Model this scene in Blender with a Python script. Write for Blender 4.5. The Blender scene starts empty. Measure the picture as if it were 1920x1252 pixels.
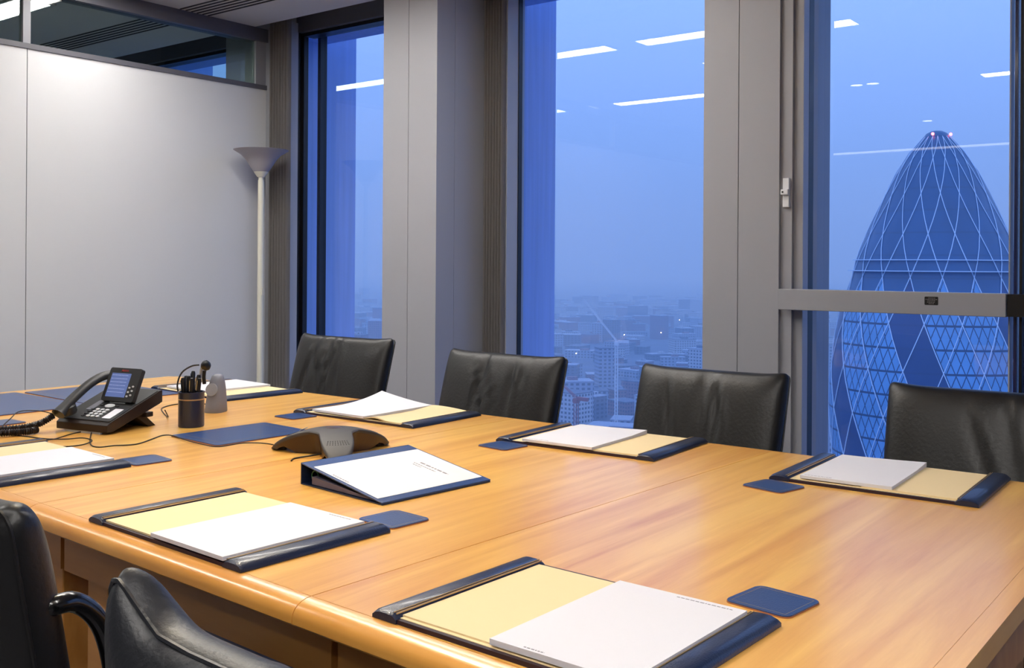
import bpy, bmesh, math, random
from mathutils import Vector, Matrix
random.seed(7)
C = bpy.context.scene.collection
S = bpy.context.scene
PI = math.pi

# ------------------------------------------------------------------ camera
F_PX, YAW, ROLL = 1884.0, 0.9108, 0.0063
cam_d = bpy.data.cameras.new('camera'); cam = bpy.data.objects.new('camera', cam_d); C.objects.link(cam)
fw = Vector((-math.cos(YAW), math.sin(YAW), 0)); rt = Vector((math.sin(YAW), math.cos(YAW), 0)); up = Vector((0, 0, 1))
cx_, sx_ = math.cos(ROLL), math.sin(ROLL)
ax = rt * cx_ + up * sx_; ay = up * cx_ - rt * sx_; az = -fw
M = Matrix((ax, ay, az)).transposed().to_4x4(); M.translation = Vector((0, 0, 1.2))
cam.matrix_world = M
cam_d.sensor_width = 36; cam_d.lens = 36 * F_PX / 1920; cam_d.shift_y = -(626 - 495) / 1920
cam_d.clip_start = 0.05; cam_d.clip_end = 30000
S.camera = cam
S.view_settings.view_transform = 'Standard'; S.view_settings.look = 'None'
S.view_settings.exposure = 0.0; S.view_settings.gamma = 1.0; S.view_settings.use_curve_mapping = False
S.cycles.use_denoising = True
S.cycles.max_bounces = 10; S.cycles.transparent_max_bounces = 24
S.cycles.volume_bounces = 1; S.cycles.sample_clamp_indirect = 6

# ------------------------------------------------------------------ sky (dusk)
W = bpy.data.worlds.new('world'); S.world = W; W.use_nodes = True
nt = W.node_tree; nt.nodes.clear()
out = nt.nodes.new('ShaderNodeOutputWorld'); bg = nt.nodes.new('ShaderNodeBackground')
tc = nt.nodes.new('ShaderNodeTexCoord'); sep = nt.nodes.new('ShaderNodeSeparateXYZ')
mr = nt.nodes.new('ShaderNodeMapRange'); mr.inputs[1].default_value = -0.12; mr.inputs[2].default_value = 0.40
ramp = nt.nodes.new('ShaderNodeValToRGB')
SKY = [(0.0, (0.045, 0.125, 0.42)), (0.23, (0.085, 0.20, 0.60)), (0.42, (0.16, 0.32, 0.80)), (0.75, (0.25, 0.44, 0.98)), (1.0, (0.30, 0.49, 1.02))]
while len(ramp.color_ramp.elements) < len(SKY): ramp.color_ramp.elements.new(0.5)
for e, (p, c) in zip(ramp.color_ramp.elements, SKY): e.position = p; e.color = (*c, 1)
nt.links.new(tc.outputs['Generated'], sep.inputs[0]); nt.links.new(sep.outputs['Z'], mr.inputs[0])
nt.links.new(mr.outputs[0], ramp.inputs[0]); nt.links.new(ramp.outputs[0], bg.inputs[0]); nt.links.new(bg.outputs[0], out.inputs[0])
bg.inputs[1].default_value = 1.75

LIGHT_STRIP = 29.5      # strength of the ceiling strip diffusers
DOWNLIGHT_W = 26.0

# ------------------------------------------------------------------ helpers
def srgb(h):
    c = [int(h[i:i + 2], 16) / 255 for i in (0, 2, 4)]
    return tuple(x / 12.92 if x <= 0.04045 else ((x + 0.055) / 1.055) ** 2.4 for x in c)

def mat(name, col, rough=0.5, metal=0.0, spec=0.5, noise=None, bump=None, coat=0.0, emit=None, trans=0.0, coat_r=0.1, sheen=0):
    """noise=(scale, amount, (sx,sy,sz)) varies the colour; bump=(scale, strength, (sx,sy,sz))"""
    m = bpy.data.materials.new(name); m.use_nodes = True
    n = m.node_tree; b = n.nodes['Principled BSDF']
    col = srgb(col) if isinstance(col, str) else col
    b.inputs['Base Color'].default_value = (*col, 1); b.inputs['Roughness'].default_value = rough
    b.inputs['Metallic'].default_value = metal; b.inputs['Specular IOR Level'].default_value = spec
    b.inputs['Coat Weight'].default_value = coat; b.inputs['Coat Roughness'].default_value = coat_r
    b.inputs['Transmission Weight'].default_value = trans
    if emit: b.inputs['Emission Color'].default_value = (*emit[0], 1); b.inputs['Emission Strength'].default_value = emit[1]
    def tex(scale, stretch):
        t = n.nodes.new('ShaderNodeTexCoord'); mp = n.nodes.new('ShaderNodeMapping'); mp.inputs['Scale'].default_value = stretch
        no = n.nodes.new('ShaderNodeTexNoise'); no.inputs['Scale'].default_value = scale; no.inputs['Detail'].default_value = 4
        n.links.new(t.outputs['Object'], mp.inputs[0]); n.links.new(mp.outputs[0], no.inputs['Vector']); return no
    if noise:
        no = tex(noise[0], noise[2] if len(noise) > 2 else (1, 1, 1))
        mx = n.nodes.new('ShaderNodeMix'); mx.data_type = 'RGBA'
        mx.inputs[6].default_value = (*[c * (1 - noise[1]) for c in col], 1); mx.inputs[7].default_value = (*[min(1, c * (1 + noise[1])) for c in col], 1)
        n.links.new(no.outputs[0], mx.inputs[0]); n.links.new(mx.outputs[2], b.inputs['Base Color'])
    if bump:
        no = tex(bump[0], bump[2] if len(bump) > 2 else (1, 1, 1))
        bp = n.nodes.new('ShaderNodeBump'); bp.inputs['Strength'].default_value = bump[1]; bp.inputs['Distance'].default_value = 0.002
        n.links.new(no.outputs[0], bp.inputs['Height']); n.links.new(bp.outputs[0], b.inputs['Normal'])
    return m

def wood(name, c1, c2, rough, coat, axis='y'):
    m = bpy.data.materials.new(name); m.use_nodes = True
    n = m.node_tree; b = n.nodes['Principled BSDF']
    t = n.nodes.new('ShaderNodeTexCoord'); mp = n.nodes.new('ShaderNodeMapping')
    mp.inputs['Scale'].default_value = {'y': (14, 0.9, 6), 'x': (0.9, 14, 6), 'z': (14, 14, 0.8)}[axis]
    no = n.nodes.new('ShaderNodeTexNoise'); no.inputs['Scale'].default_value = 1.6; no.inputs['Detail'].default_value = 7; no.inputs['Distortion'].default_value = 0.7
    big = n.nodes.new('ShaderNodeTexNoise'); big.inputs['Scale'].default_value = 1.4; big.inputs['Detail'].default_value = 3
    fine = n.nodes.new('ShaderNodeTexNoise'); fine.inputs['Scale'].default_value = 22; fine.inputs['Detail'].default_value = 2
    ad = n.nodes.new('ShaderNodeMath'); ad.operation = 'ADD'; ml = n.nodes.new('ShaderNodeMath'); ml.operation = 'MULTIPLY_ADD'; ml.inputs[1].default_value = 0.35
    r = n.nodes.new('ShaderNodeValToRGB'); r.color_ramp.elements[0].position = 0.45; r.color_ramp.elements[1].position = 0.95
    r.color_ramp.elements[0].color = (*srgb(c1), 1); r.color_ramp.elements[1].color = (*srgb(c2), 1)
    n.links.new(t.outputs['Object'], mp.inputs[0]); n.links.new(mp.outputs[0], no.inputs['Vector']); n.links.new(mp.outputs[0], fine.inputs['Vector'])
    n.links.new(t.outputs['Object'], big.inputs['Vector'])
    n.links.new(big.outputs[0], ml.inputs[0]); n.links.new(no.outputs[0], ml.inputs[2])
    m2 = n.nodes.new('ShaderNodeMath'); m2.operation = 'MULTIPLY'; m2.inputs[1].default_value = 0.12
    n.links.new(fine.outputs[0], m2.inputs[0]); n.links.new(ml.outputs[0], ad.inputs[0]); n.links.new(m2.outputs[0], ad.inputs[1])
    n.links.new(ad.outputs[0], r.inputs[0]); n.links.new(r.outputs[0], b.inputs['Base Color'])
    b.inputs['Roughness'].default_value = rough; b.inputs['Coat Weight'].default_value = coat; b.inputs['Coat Roughness'].default_value = 0.16
    return m

def glass(name, tint, refl):
    """a clear pane: what lies behind it shows through, the room mirrors in it"""
    m = bpy.data.materials.new(name); m.use_nodes = True; n = m.node_tree; n.nodes.clear()
    o = n.nodes.new('ShaderNodeOutputMaterial'); mx = n.nodes.new('ShaderNodeMixShader')
    tr = n.nodes.new('ShaderNodeBsdfTransparent'); gl = n.nodes.new('ShaderNodeBsdfGlossy'); fr = n.nodes.new('ShaderNodeFresnel')
    ml = n.nodes.new('ShaderNodeMath'); ml.operation = 'MULTIPLY'; ml.inputs[1].default_value = refl
    tr.inputs[0].default_value = (*tint, 1); gl.inputs['Roughness'].default_value = 0.0; fr.inputs[0].default_value = 1.5
    # only the side a ray enters by mirrors (the second side would mirror twice)
    ge = n.nodes.new('ShaderNodeNewGeometry'); iv = n.nodes.new('ShaderNodeMath'); iv.operation = 'SUBTRACT'; iv.inputs[0].default_value = 1.0
    m2 = n.nodes.new('ShaderNodeMath'); m2.operation = 'MULTIPLY'
    n.links.new(ge.outputs['Backfacing'], iv.inputs[1]); n.links.new(fr.outputs[0], ml.inputs[0])
    n.links.new(ml.outputs[0], m2.inputs[0]); n.links.new(iv.outputs[0], m2.inputs[1]); n.links.new(m2.outputs[0], mx.inputs[0])
    n.links.new(tr.outputs[0], mx.inputs[1]); n.links.new(gl.outputs[0], mx.inputs[2]); n.links.new(mx.outputs[0], o.inputs[0])
    return m

def obj(name, bm, m, parent=None, smooth=False, loc=None, rotz=0, bevel=0, seg=2):
    me = bpy.data.meshes.new(name)
    if bevel: bmesh.ops.bevel(bm, geom=[e for e in bm.edges], offset=bevel, segments=seg, affect='EDGES', profile=0.5, clamp_overlap=True)
    bmesh.ops.recalc_face_normals(bm, faces=bm.faces)
    bm.to_mesh(me); bm.free()
    if m: me.materials.append(m)
    if smooth:
        for p in me.polygons: p.use_smooth = True
        if smooth != 'all': me.set_sharp_from_angle(angle=math.radians(smooth if smooth is not True else 40))
    o = bpy.data.objects.new(name, me); C.objects.link(o)
    if parent: o.parent = parent
    if loc: o.location = loc
    o.rotation_euler.z = rotz
    return o

def tag(o, label=None, cat=None, group=None, kind=None):
    if label: o['label'] = label
    if cat: o['category'] = cat
    if group: o['group'] = group
    if kind: o['kind'] = kind
    return o

def thing(name, label, cat, loc=(0, 0, 0), rotz=0, group=None):
    o = bpy.data.objects.new(name, None); C.objects.link(o); o.location = loc; o.rotation_euler.z = rotz
    o.empty_display_size = 0.1
    return tag(o, label, cat, group)

def bx(bm, x0, x1, y0, y1, z0, z1):
    v = [bm.verts.new((x, y, z)) for z in (z0, z1) for y in (y0, y1) for x in (x0, x1)]
    for f in ((0, 2, 3, 1), (4, 5, 7, 6), (0, 1, 5, 4), (2, 6, 7, 3), (0, 4, 6, 2), (1, 3, 7, 5)): bm.faces.new([v[i] for i in f])
    return v

def box(*a):
    bm = bmesh.new(); bx(bm, *a); return bm

def prism(pts, z0, z1, bm=None):
    bm = bm or bmesh.new()
    a = [bm.verts.new((x, y, z0)) for x, y in pts]; b = [bm.verts.new((x, y, z1)) for x, y in pts]
    bm.faces.new(a[::-1]); bm.faces.new(b); n = len(pts)
    for i in range(n): bm.faces.new((a[i], a[(i + 1) % n], b[(i + 1) % n], b[i]))
    return bm

def rrect(w, d, r, n=5, cx=0, cy=0):
    out = []
    for sx, sy, a0 in ((1, 1, 0), (-1, 1, 90), (-1, -1, 180), (1, -1, 270)):
        for i in range(n + 1):
            a = math.radians(a0 + 90 * i / n)
            out.append((cx + sx * (w / 2 - r) + r * math.cos(a), cy + sy * (d / 2 - r) + r * math.sin(a)))
    return out

def lathe(prof, n=32, bm=None, c=(0, 0)):
    bm = bm or bmesh.new(); rings = []
    for r, z in prof:
        rings.append([bm.verts.new((c[0] + r * math.cos(2 * PI * i / n), c[1] + r * math.sin(2 * PI * i / n), z)) for i in range(n)] if r > 1e-6 else [bm.verts.new((c[0], c[1], z))])
    for a, b in zip(rings, rings[1:]):
        for i in range(n):
            j = (i + 1) % n
            if len(a) == 1 and len(b) == 1: continue
            if len(a) == 1: bm.faces.new((a[0], b[i], b[j]))
            elif len(b) == 1: bm.faces.new((a[i], a[j], b[0]))
            else: bm.faces.new((a[i], a[j], b[j], b[i]))
    return bm

def smooth_path(pts, sub=6, closed=False):
    P = [Vector(p) for p in pts]; out = []
    n = len(P)
    for i in range(n - 1):
        p0, p1, p2, p3 = P[max(i - 1, 0)], P[i], P[i + 1], P[min(i + 2, n - 1)]
        for k in range(sub):
            t = k / sub
            out.append(0.5 * ((2 * p1) + (-p0 + p2) * t + (2 * p0 - 5 * p1 + 4 * p2 - p3) * t * t + (-p0 + 3 * p1 - 3 * p2 + p3) * t ** 3))
    out.append(P[-1]); return out

def tube(pts, r, n=8, bm=None, sub=0, flat=1.0):
    bm = bm or bmesh.new()
    P = smooth_path(pts, sub) if sub else [Vector(p) for p in pts]
    rings = []; prev = None
    for i, p in enumerate(P):
        t = (P[min(i + 1, len(P) - 1)] - P[max(i - 1, 0)]).normalized()
        if prev is None:
            a = t.cross(Vector((0, 0, 1)));
            if a.length < 1e-3: a = t.cross(Vector((1, 0, 0)))
            a.normalize()
        else: a = (prev - t * prev.dot(t)).normalized()
        prev = a; b = t.cross(a)
        rr = r[i] if isinstance(r, (list, tuple)) else (r(i / (len(P) - 1)) if callable(r) else r)
        rings.append([bm.verts.new(p + a * rr * math.cos(2 * PI * k / n) + b * rr * flat * math.sin(2 * PI * k / n)) for k in range(n)])
    for A, B in zip(rings, rings[1:]):
        for k in range(n): bm.faces.new((A[k], A[(k + 1) % n], B[(k + 1) % n], B[k]))
    bm.faces.new(rings[0][::-1]); bm.faces.new(rings[-1]); return bm

def copy_tree(o, parent=None):
    c = o.copy(); C.objects.link(c); c.parent = parent
    for ch in list(o.children): copy_tree(ch, c)
    return c

def text_bm(txt, size, origin, xdir, ydir, depth=0.0004):
    """real lettering turned into a mesh, laid on a plane"""
    cu = bpy.data.curves.new('lettering', 'FONT'); cu.body = txt; cu.size = size; cu.extrude = depth; cu.resolution_u = 2
    cu.align_x = 'CENTER'; cu.align_y = 'CENTER'
    o = bpy.data.objects.new('lettering', cu); C.objects.link(o)
    dg = bpy.context.evaluated_depsgraph_get(); me = bpy.data.meshes.new_from_object(o.evaluated_get(dg))
    bm = bmesh.new(); bm.from_mesh(me); bpy.data.objects.remove(o); bpy.data.meshes.remove(me)
    xd = Vector(xdir).normalized(); yd = Vector(ydir).normalized(); zd = xd.cross(yd)
    m = Matrix((xd, yd, zd)).transposed().to_4x4(); m.translation = Vector(origin)
    bmesh.ops.transform(bm, matrix=m, verts=bm.verts); return bm

def small_print(bm, x0, x1, y, h, rnd, z0, z1):
    """a line of faint print too small to read: little word-length strokes"""
    x = x0
    while x < x1:
        w = rnd.uniform(0.3, 1.0) * h * 3
        bx(bm, x, min(x + w, x1), y - h / 2, y + h / 2, z0, z1); x += w + h * 0.7

# ------------------------------------------------------------------ materials
M_ = {}
M_['wall'] = mat('white_panel', 'd2d3d5', 0.55, noise=(3, 0.02))
M_['ceil'] = mat('ceiling_paint', 'c2bfba', 0.8, noise=(6, 0.02))
M_['carpet'] = mat('grey_carpet', '77757a', 0.95, noise=(260, 0.3), bump=(400, 0.6))
M_['frame_dark'] = mat('dark_grey_frame', '5b5b63', 0.45)
M_['frame_mid'] = mat('grey_frame', '8d8e95', 0.4)
M_['column'] = mat('grey_column_metal', 'a0a1a8', 0.42, noise=(2, 0.03), bump=(700, 0.12))
M_['gap'] = mat('dark_gap', '2c2a2c', 0.8)
M_['black'] = mat('black_gasket', '0b0b10', 0.4)
M_['curtain'] = mat('grey_blind_fabric', '95908d', 0.9, noise=(90, 0.15, (1, 1, 0.05)))
M_['jamb'] = mat('window_jamb', 'a8acb6', 0.35)
M_['concrete'] = mat('sky_tinted_stone', 'a3bdee', 0.85, noise=(5, 0.18, (6, 6, 0.25)), bump=(20, 0.5))  # blue of the dusk skylight is tinted into the stone colour
M_['glass'] = glass('window_glass', (0.95, 0.975, 1.0), 1.7)
M_['glass_t'] = glass('partition_glass', (0.74, 0.84, 0.81), 1.5)
M_['wood'] = wood('maple_veneer', 'd28c38', 'f6c263', 0.34, 0.42)
M_['wood_x'] = wood('maple_edge', 'd28a36', 'f0b65c', 0.3, 0.5, 'x')
M_['wood_z'] = wood('maple_apron', 'b87834', 'd4964e', 0.4, 0.2, 'x')
M_['navy'] = mat('navy_leather', '18233f', 0.36, bump=(380, 0.35), coat=0.25)
M_['navy_blue'] = mat('blue_leather', '1e4077', 0.34, bump=(380, 0.3), coat=0.3)
M_['board'] = mat('folder_board', '2a1526', 0.5)
M_['gold'] = mat('gold_tooling', 'b79a72', 0.35, metal=0.5)
M_['tan'] = mat('tan_leather_edge', 'a56a41', 0.6)
M_['paper'] = mat('white_paper', 'e2e1e8', 0.75)
M_['paper_edge'] = mat('paper_block_edge', 'd8d3de', 0.8, noise=(300, 0.12, (0.02, 0.02, 20)))
M_['cream'] = mat('cream_paper', 'eed6a6', 0.75)
M_['ink'] = mat('grey_print', '8b8a92', 0.8)
M_['leather'] = mat('black_leather', '111113', 0.42, bump=(120, 0.35), coat=0.06, coat_r=0.3)
M_['leather_n'] = mat('black_leather_worn', '1c1e24', 0.42, bump=(140, 0.4), coat=0.1, coat_r=0.35)
M_['tube'] = mat('black_painted_steel', '08080a', 0.22, coat=0.5)
M_['phone'] = mat('phone_plastic', '2a2b2d', 0.45)
M_['phone_d'] = mat('phone_dark_plastic', '17161a', 0.4)
M_['phone_side'] = mat('phone_side_plastic', '231a18', 0.35)
M_['key'] = mat('phone_key', 'c9cdd0', 0.5)
M_['silver'] = mat('silver_plastic', '9a9da6', 0.35, metal=0.2)
M_['grey_pl'] = mat('grey_plastic', '7b7c86', 0.5)
M_['conf'] = mat('conference_plastic', '3a383a', 0.55, noise=(400, 0.08))
M_['conf_d'] = mat('conference_recess', '3a2519', 0.35)
M_['chrome'] = mat('polished_metal', 'c9ccd2', 0.15, metal=1.0)
M_['cable'] = mat('black_cable', '1b1412', 0.5)
M_['red'] = mat('red_print', 'b33334', 0.5)
M_['shade'] = mat('frosted_glass_shade', 'a19da2', 0.45, spec=0.4)
M_['pole'] = mat('cream_enamel', 'e2dfcf', 0.35)
M_['screen'] = mat('phone_screen', '52628c', 0.15, emit=((0.12, 0.17, 0.42), 0.55))
M_['strip'] = mat('light_diffuser', 'ffffff', 0.5, emit=((1.0, 0.955, 0.90), LIGHT_STRIP))
M_['spot'] = mat('downlight_lens', 'ffffff', 0.5, emit=((1.0, 0.93, 0.80), 14))
M_['label_blk'] = mat('black_sticker', '0c0a0e', 0.6)
M_['label_ink'] = mat('sticker_print', '8b8588', 0.6)
M_['green'] = mat('green_clip', '2f6b45', 0.5)
M_['door'] = mat('room_paint', 'b5b2ae', 0.7)

def struct(name, bm, m, parent=None, **k):
    o = obj(name, bm, m, parent, **k)
    if not parent: o['kind'] = 'structure'
    return o

# ------------------------------------------------------------------ room shell
YC, YG = 3.45, 3.93          # face of the columns, plane of the window glass
XP = -4.71                   # partition wall
ZC = 2.55                    # ceiling
XR, YN = 3.2, -5.2           # right and near walls behind the camera
XL = -9.0                    # far end of the next room
struct('floor', box(XL, XR, YN, YG + 0.12, -0.12, 0), M_['carpet'])
# ceiling with an opening-free slab; the edge by the window stops at Y=3.64, above it a trough
bm = box(XL, XR, YN, 3.64, ZC, ZC + 0.12)
struct('ceiling', bm, M_['ceil'])
bm = box(XL, XR, 3.64, YG + 0.25, 2.93, 3.0); bx(bm, XL, XR, 3.60, 3.64, ZC + 0.12, 2.95)
struct('trim_1', bm, M_['frame_dark'])
struct('wall_near', box(XL, XR, YN - 0.1, YN, 0, ZC + 0.1), M_['door'])
struct('wall_right', box(XR, XR + 0.1, YN, YG + 0.1, 0, 3.0), M_['door'])
struct('wall_far_room', box(XL - 0.1, XL, YN, YG + 0.1, 0, 3.0), M_['door'])

# partition wall on the left: white panels below, glazed strip above
SEAM = 2.335
panels = [(YN, 0.33), (0.333, SEAM - 0.002), (SEAM + 0.002, 3.73)]
pw = bpy.data.objects.new('wall_left', None); C.objects.link(pw); pw['kind'] = 'structure'; pw['label'] = 'white panel partition wall with a glazed strip above'
for a, b in panels: obj('wall_panel', box(XP - 0.06, XP, a, b, 0, 2.2), M_['wall'], pw)
obj('panel_backing', box(XP - 0.055, XP - 0.005, YN, 3.73, 0, 2.19), M_['frame_mid'], pw)
obj('transom_rail', box(XP - 0.07, XP + 0.008, YN, 3.73, 2.2, 2.225), M_['frame_dark'], pw)
obj('head_rail', box(XP - 0.08, XP + 0.01, YN, 3.735, 2.475, ZC), M_['frame_dark'], pw)
for y in (0.33, SEAM): obj('transom_post', box(XP - 0.045, XP - 0.005, y - 0.018, y + 0.018, 2.225, 2.475), M_['frame_mid'], pw)
obj('end_post', box(XP - 0.045, XP - 0.004, 3.66, 3.73, 2.225, 2.475), M_['frame_mid'], pw)
for a, b in ((YN, 0.312), (0.348, SEAM - 0.018), (SEAM + 0.018, 3.66)):
    obj('transom_pane', box(XP - 0.028, XP - 0.022, a, b, 2.225, 2.475), M_['glass_t'], pw)
# ceiling slot diffusers, six slots parallel to the windows
for nm, x0, x1, lb in (('slot_diffuser', XP + 0.02, -0.2, 'long line of six thin ceiling air slots in the meeting room'),
                       ('slot_diffuser', -8.8, XP - 0.09, 'line of six thin ceiling air slots beyond the glazed strip')):
    t = thing(nm, lb, 'air vent', (x0, 3.14, ZC), 0)
    for k in range(6): obj('slot', box(0, x1 - x0, k * 0.035, k * 0.035 + 0.011, -0.003, 0.001), M_['gap'], t)
    bm = bmesh.new()
    for k in range(6): bx(bm, 0, x1 - x0, k * 0.035 + 0.011, k * 0.035 + 0.02, -0.004, 0.0005)
    obj('slot_frame', bm, M_['ceil'], t)

# columns between the windows
def column(n, x0, x1, seam):
    c = bpy.data.objects.new('wall_pier_%d' % n, None); C.objects.link(c); c['kind'] = 'structure'
    c['label'] = ['grey panelled pier left of the tall middle window', 'grey panelled pier between the middle and the right window', 'grey panelled pier right of the right window'][n - 1]
    obj('face_panel', box(x0, seam - 0.0015, YC, YC + 0.02, 0, 2.93), M_['column'], c)
    obj('face_panel', box(seam + 0.0015, x1, YC, YC + 0.02, 0, 2.93), M_['column'], c)
    obj('return_panel', box(x1 - 0.02, x1, YC + 0.02, YC + 0.125, 0, 2.93), M_['column'], c)
    obj('return_panel', box(x1 - 0.02, x1, YC + 0.1275, YG + 0.02, 0, 2.93), M_['column'], c)
    obj('return_panel', box(x0, x0 + 0.02, YC + 0.02, YG + 0.02, 0, 2.93), M_['column'], c)
    obj('pier_core', box(x0 + 0.02, x1 - 0.021, YC + 0.021, YG + 0.02, 0, 2.93), M_['gap'], c)
    return c
column(1, -3.47, -3.123, -3.303)
column(2, -1.762, -1.461, -1.62)
column(3, -0.03, 0.30, 0.13)
# flat pier behind the end of the partition
struct('wall_window_pier', box(-5.20, -4.612, 3.81, YG + 0.02, 0, 2.93), M_['column'])
struct('wall_window_far', box(XL, -6.8, 3.81, YG + 0.02, 0, 2.93), M_['column'])

# windows: jamb, dark header, frame, pane
def window(n, x0, x1, label, yp=None):
    w = bpy.data.objects.new('window_%d' % n, None); C.objects.link(w); w['kind'] = 'structure'; w['label'] = label
    zt = 2.545; yp = yp or YG
    obj('window_header', box(x0 - 0.1, x1 + 0.1, YG - 0.06, YG + 0.03, zt, 2.93), M_['frame_dark'], w)
    obj('window_frame', box(x0 - 0.0, x0 + (0.022 if n != 2 else 0.004), YG - 0.03, YG + (0.05 if n > 2 else -0.001), 0.0, zt), M_['black'], w)
    obj('window_frame', box(x1 - 0.022, x1, YG - 0.03, YG + 0.05, 0.0, zt), M_['black'], w)
    obj('window_frame', box(x0 + 0.022, x1 - 0.022, YG - 0.03, YG + 0.05, zt - 0.02, zt), M_['black'], w)
    obj('window_frame', box(x0 + 0.022, x1 - 0.022, YG - 0.03, YG + 0.05, 0.0, 0.06), M_['black'], w)
    obj('pane', box({2: x0 + 0.004, 3: -1.455}.get(n, x0 + 0.02), x1 - 0.02, yp, yp + 0.006, 0.05, zt - 0.01), M_['glass'], w)
    return w
w1 = window(1, -4.60, -3.47, 'tall narrow window at the left beside the floor lamp')
obj('jamb', box(-4.611, -4.597, 3.79, 3.872, 0, 2.6), M_['jamb'], w1)
obj('gasket', box(-4.611, -4.5985, 3.873, YG + 0.02, 0, 2.6), M_['black'], w1)
w2 = window(2, -2.995, -1.762, 'tall middle window looking over the hazy city')
obj('jamb', box(-3.10, -2.995, 3.815, YG + 0.02, 0, 2.545), M_['jamb'], w2)
w3 = window(3, -1.60, -0.05, 'right window in front of the domed tower', 3.63)
window(4, -6.78, -5.20, 'window of the next room seen through the glazed strip')
window(5, 0.30, 3.1, 'window beyond the right edge')
# stepped inner frame of the right window, with the sliding sash post
obj('inner_frame', box(-1.4605, -1.418, YC + 0.014, YC + 0.17, 0, 2.6), M_['column'], w3)
obj('inner_frame', box(-1.4175, -1.385, YC + 0.030, YC + 0.17, 0, 2.6), M_['column'], w3)
obj('inner_jamb', box(-1.400, -1.3835, YC + 0.0305, YC + 0.080, 0, 2.6), M_['jamb'], w3)
obj('inner_gasket', box(-1.400, -1.3830, YC + 0.0805, YC + 0.125, 0, 2.6), M_['black'], w3)
M_['sash'] = mat('dark_blue_sash', '1a2350', 0.25, coat=0.3)
for k, (a, b, m) in enumerate(((-0.703, -0.699, 'jamb'), (-0.6885, -0.679, 'sash'), (-0.672, -0.664, 'black'), (-0.659, -0.648, 'sash'), (-0.640, -0.60, 'jamb'))):
    obj('sash_post', box(a, b, YC + 0.0, YC + 0.05, 0, 2.6), M_[m], w3)
# guard rail across the right window with its sticker
gr = thing('guard_rail', 'grey horizontal guard rail across the right window', 'rail', (-1.44, YC - 0.06, 1.045))
obj('rail_bar', box(0, 0.742, 0, 0.05, 0, 0.073), M_['column'], gr, bevel=0.002)
obj('rail_end_piece', box(0.745, 0.80, 0.005, 0.06, 0.002, 0.071), M_['black'], gr)  # black end piece stands in for the rail's dark reflection and shadow
obj('rail_end_piece', box(0.0, 0.03, 0.05, 0.1, 0.01, 0.06), M_['column'], gr)
st = obj('warning_sticker', prism(rrect(0.042, 0.027, 0.003), 0, 0.0006), M_['label_blk'], gr)
st.rotation_euler = (PI / 2, 0, 0); st.location = (1.44 - 0.918, -0.0002, 0.045)
bm = bmesh.new(); rnd = random.Random(3)
for k, (a, b) in enumerate(((-0.010, 0.012), (-0.018, 0.019), (-0.012, 0.012), (-0.013, 0.011), (-0.008, 0.008))):
    small_print(bm, a, b, 0.009 - k * 0.0045, 0.0018, rnd, 0.0006, 0.0009)
obj('sticker_text', bm, M_['label_ink'], st)
# window lock on the inner frame
lk = thing('window_lock', 'small pale window lock on the grey frame above the guard rail', 'lock', (-1.422, YC + 0.0138, 1.41))
M_['lock'] = mat('lock_enamel', 'dfe1e6', 0.4)
obj('lock_plate', box(-0.026, -0.002, -0.014, 0, 0, 0.105), M_['lock'], lk, bevel=0.002)
obj('lock_catch', box(-0.029, 0.0, -0.028, -0.013, 0.044, 0.064), M_['lock'], lk, bevel=0.003)
bm = bmesh.new(); lathe([(0, 0), (0.0035, 0), (0.0035, 0.002), (0, 0.002)], 12, bm)
ko = obj('keyhole', bm, M_['black'], lk); ko.rotation_euler = (PI / 2, 0, 0); ko.location = (-0.020, -0.0275, 0.054)

# pleated blinds drawn back to the left of each window (hang from the trough)
def blind(x0, x1, y, label, z1=2.66, flare=0.0):
    n = 7; q = 8; bm = bmesh.new(); rows = []
    for z in (0.02, 1.0, 2.0, z1):
        rows.append([bm.verts.new((x0 + (x1 - x0) * i / (n * q), y - 0.024 * abs(math.sin(PI * i / q)) ** 0.7, z)) for i in range(n * q + 1)])
    for a, b in zip(rows, rows[1:]):
        for i in range(len(a) - 1): bm.faces.new((a[i], a[i + 1], b[i + 1], b[i]))
    r = bmesh.ops.solidify(bm, geom=bm.faces[:], thickness=0.003)
    o = obj('pleated_blind', bm, M_['curtain'])
    return tag(o, label, 'blind')
blind(-4.704, -4.530, 3.765, 'bunched grey pleated blind behind the floor lamp', 2.60)
blind(-3.121, -2.998, 3.805, 'bunched grey pleated blind at the left side of the middle window', 2.85)

# stone piers outside the glass
for k, (x, lb) in enumerate(((-4.775, 'left window'), (-3.196, 'middle window'), (-1.67, 'right window'), (-6.3, 'next room window'), (-0.1, 'far right window'))):
    t = tag(struct('wall_outside_pier_%d' % (k + 1), box(x - 0.3, x, YG + 0.06, 4.5, -6, 6), M_['concrete']), 'blue-lit stone pier standing outside the ' + lb)
struct('reflection_bar', box(-4.595, -4.57, YG + 0.09, YG + 0.14, -1, 2.6), M_['black'])  # dark bar added in place of a reflected line in the double glazing
struct('wall_outside_slab', box(XL, XR, YG + 0.03, YG + 0.3, -0.5, 0.04), M_['concrete'])
struct('wall_outside_lintel', box(XL, XR, YG + 0.03, YG + 0.3, 2.56, 3.2), M_['concrete'])

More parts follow.
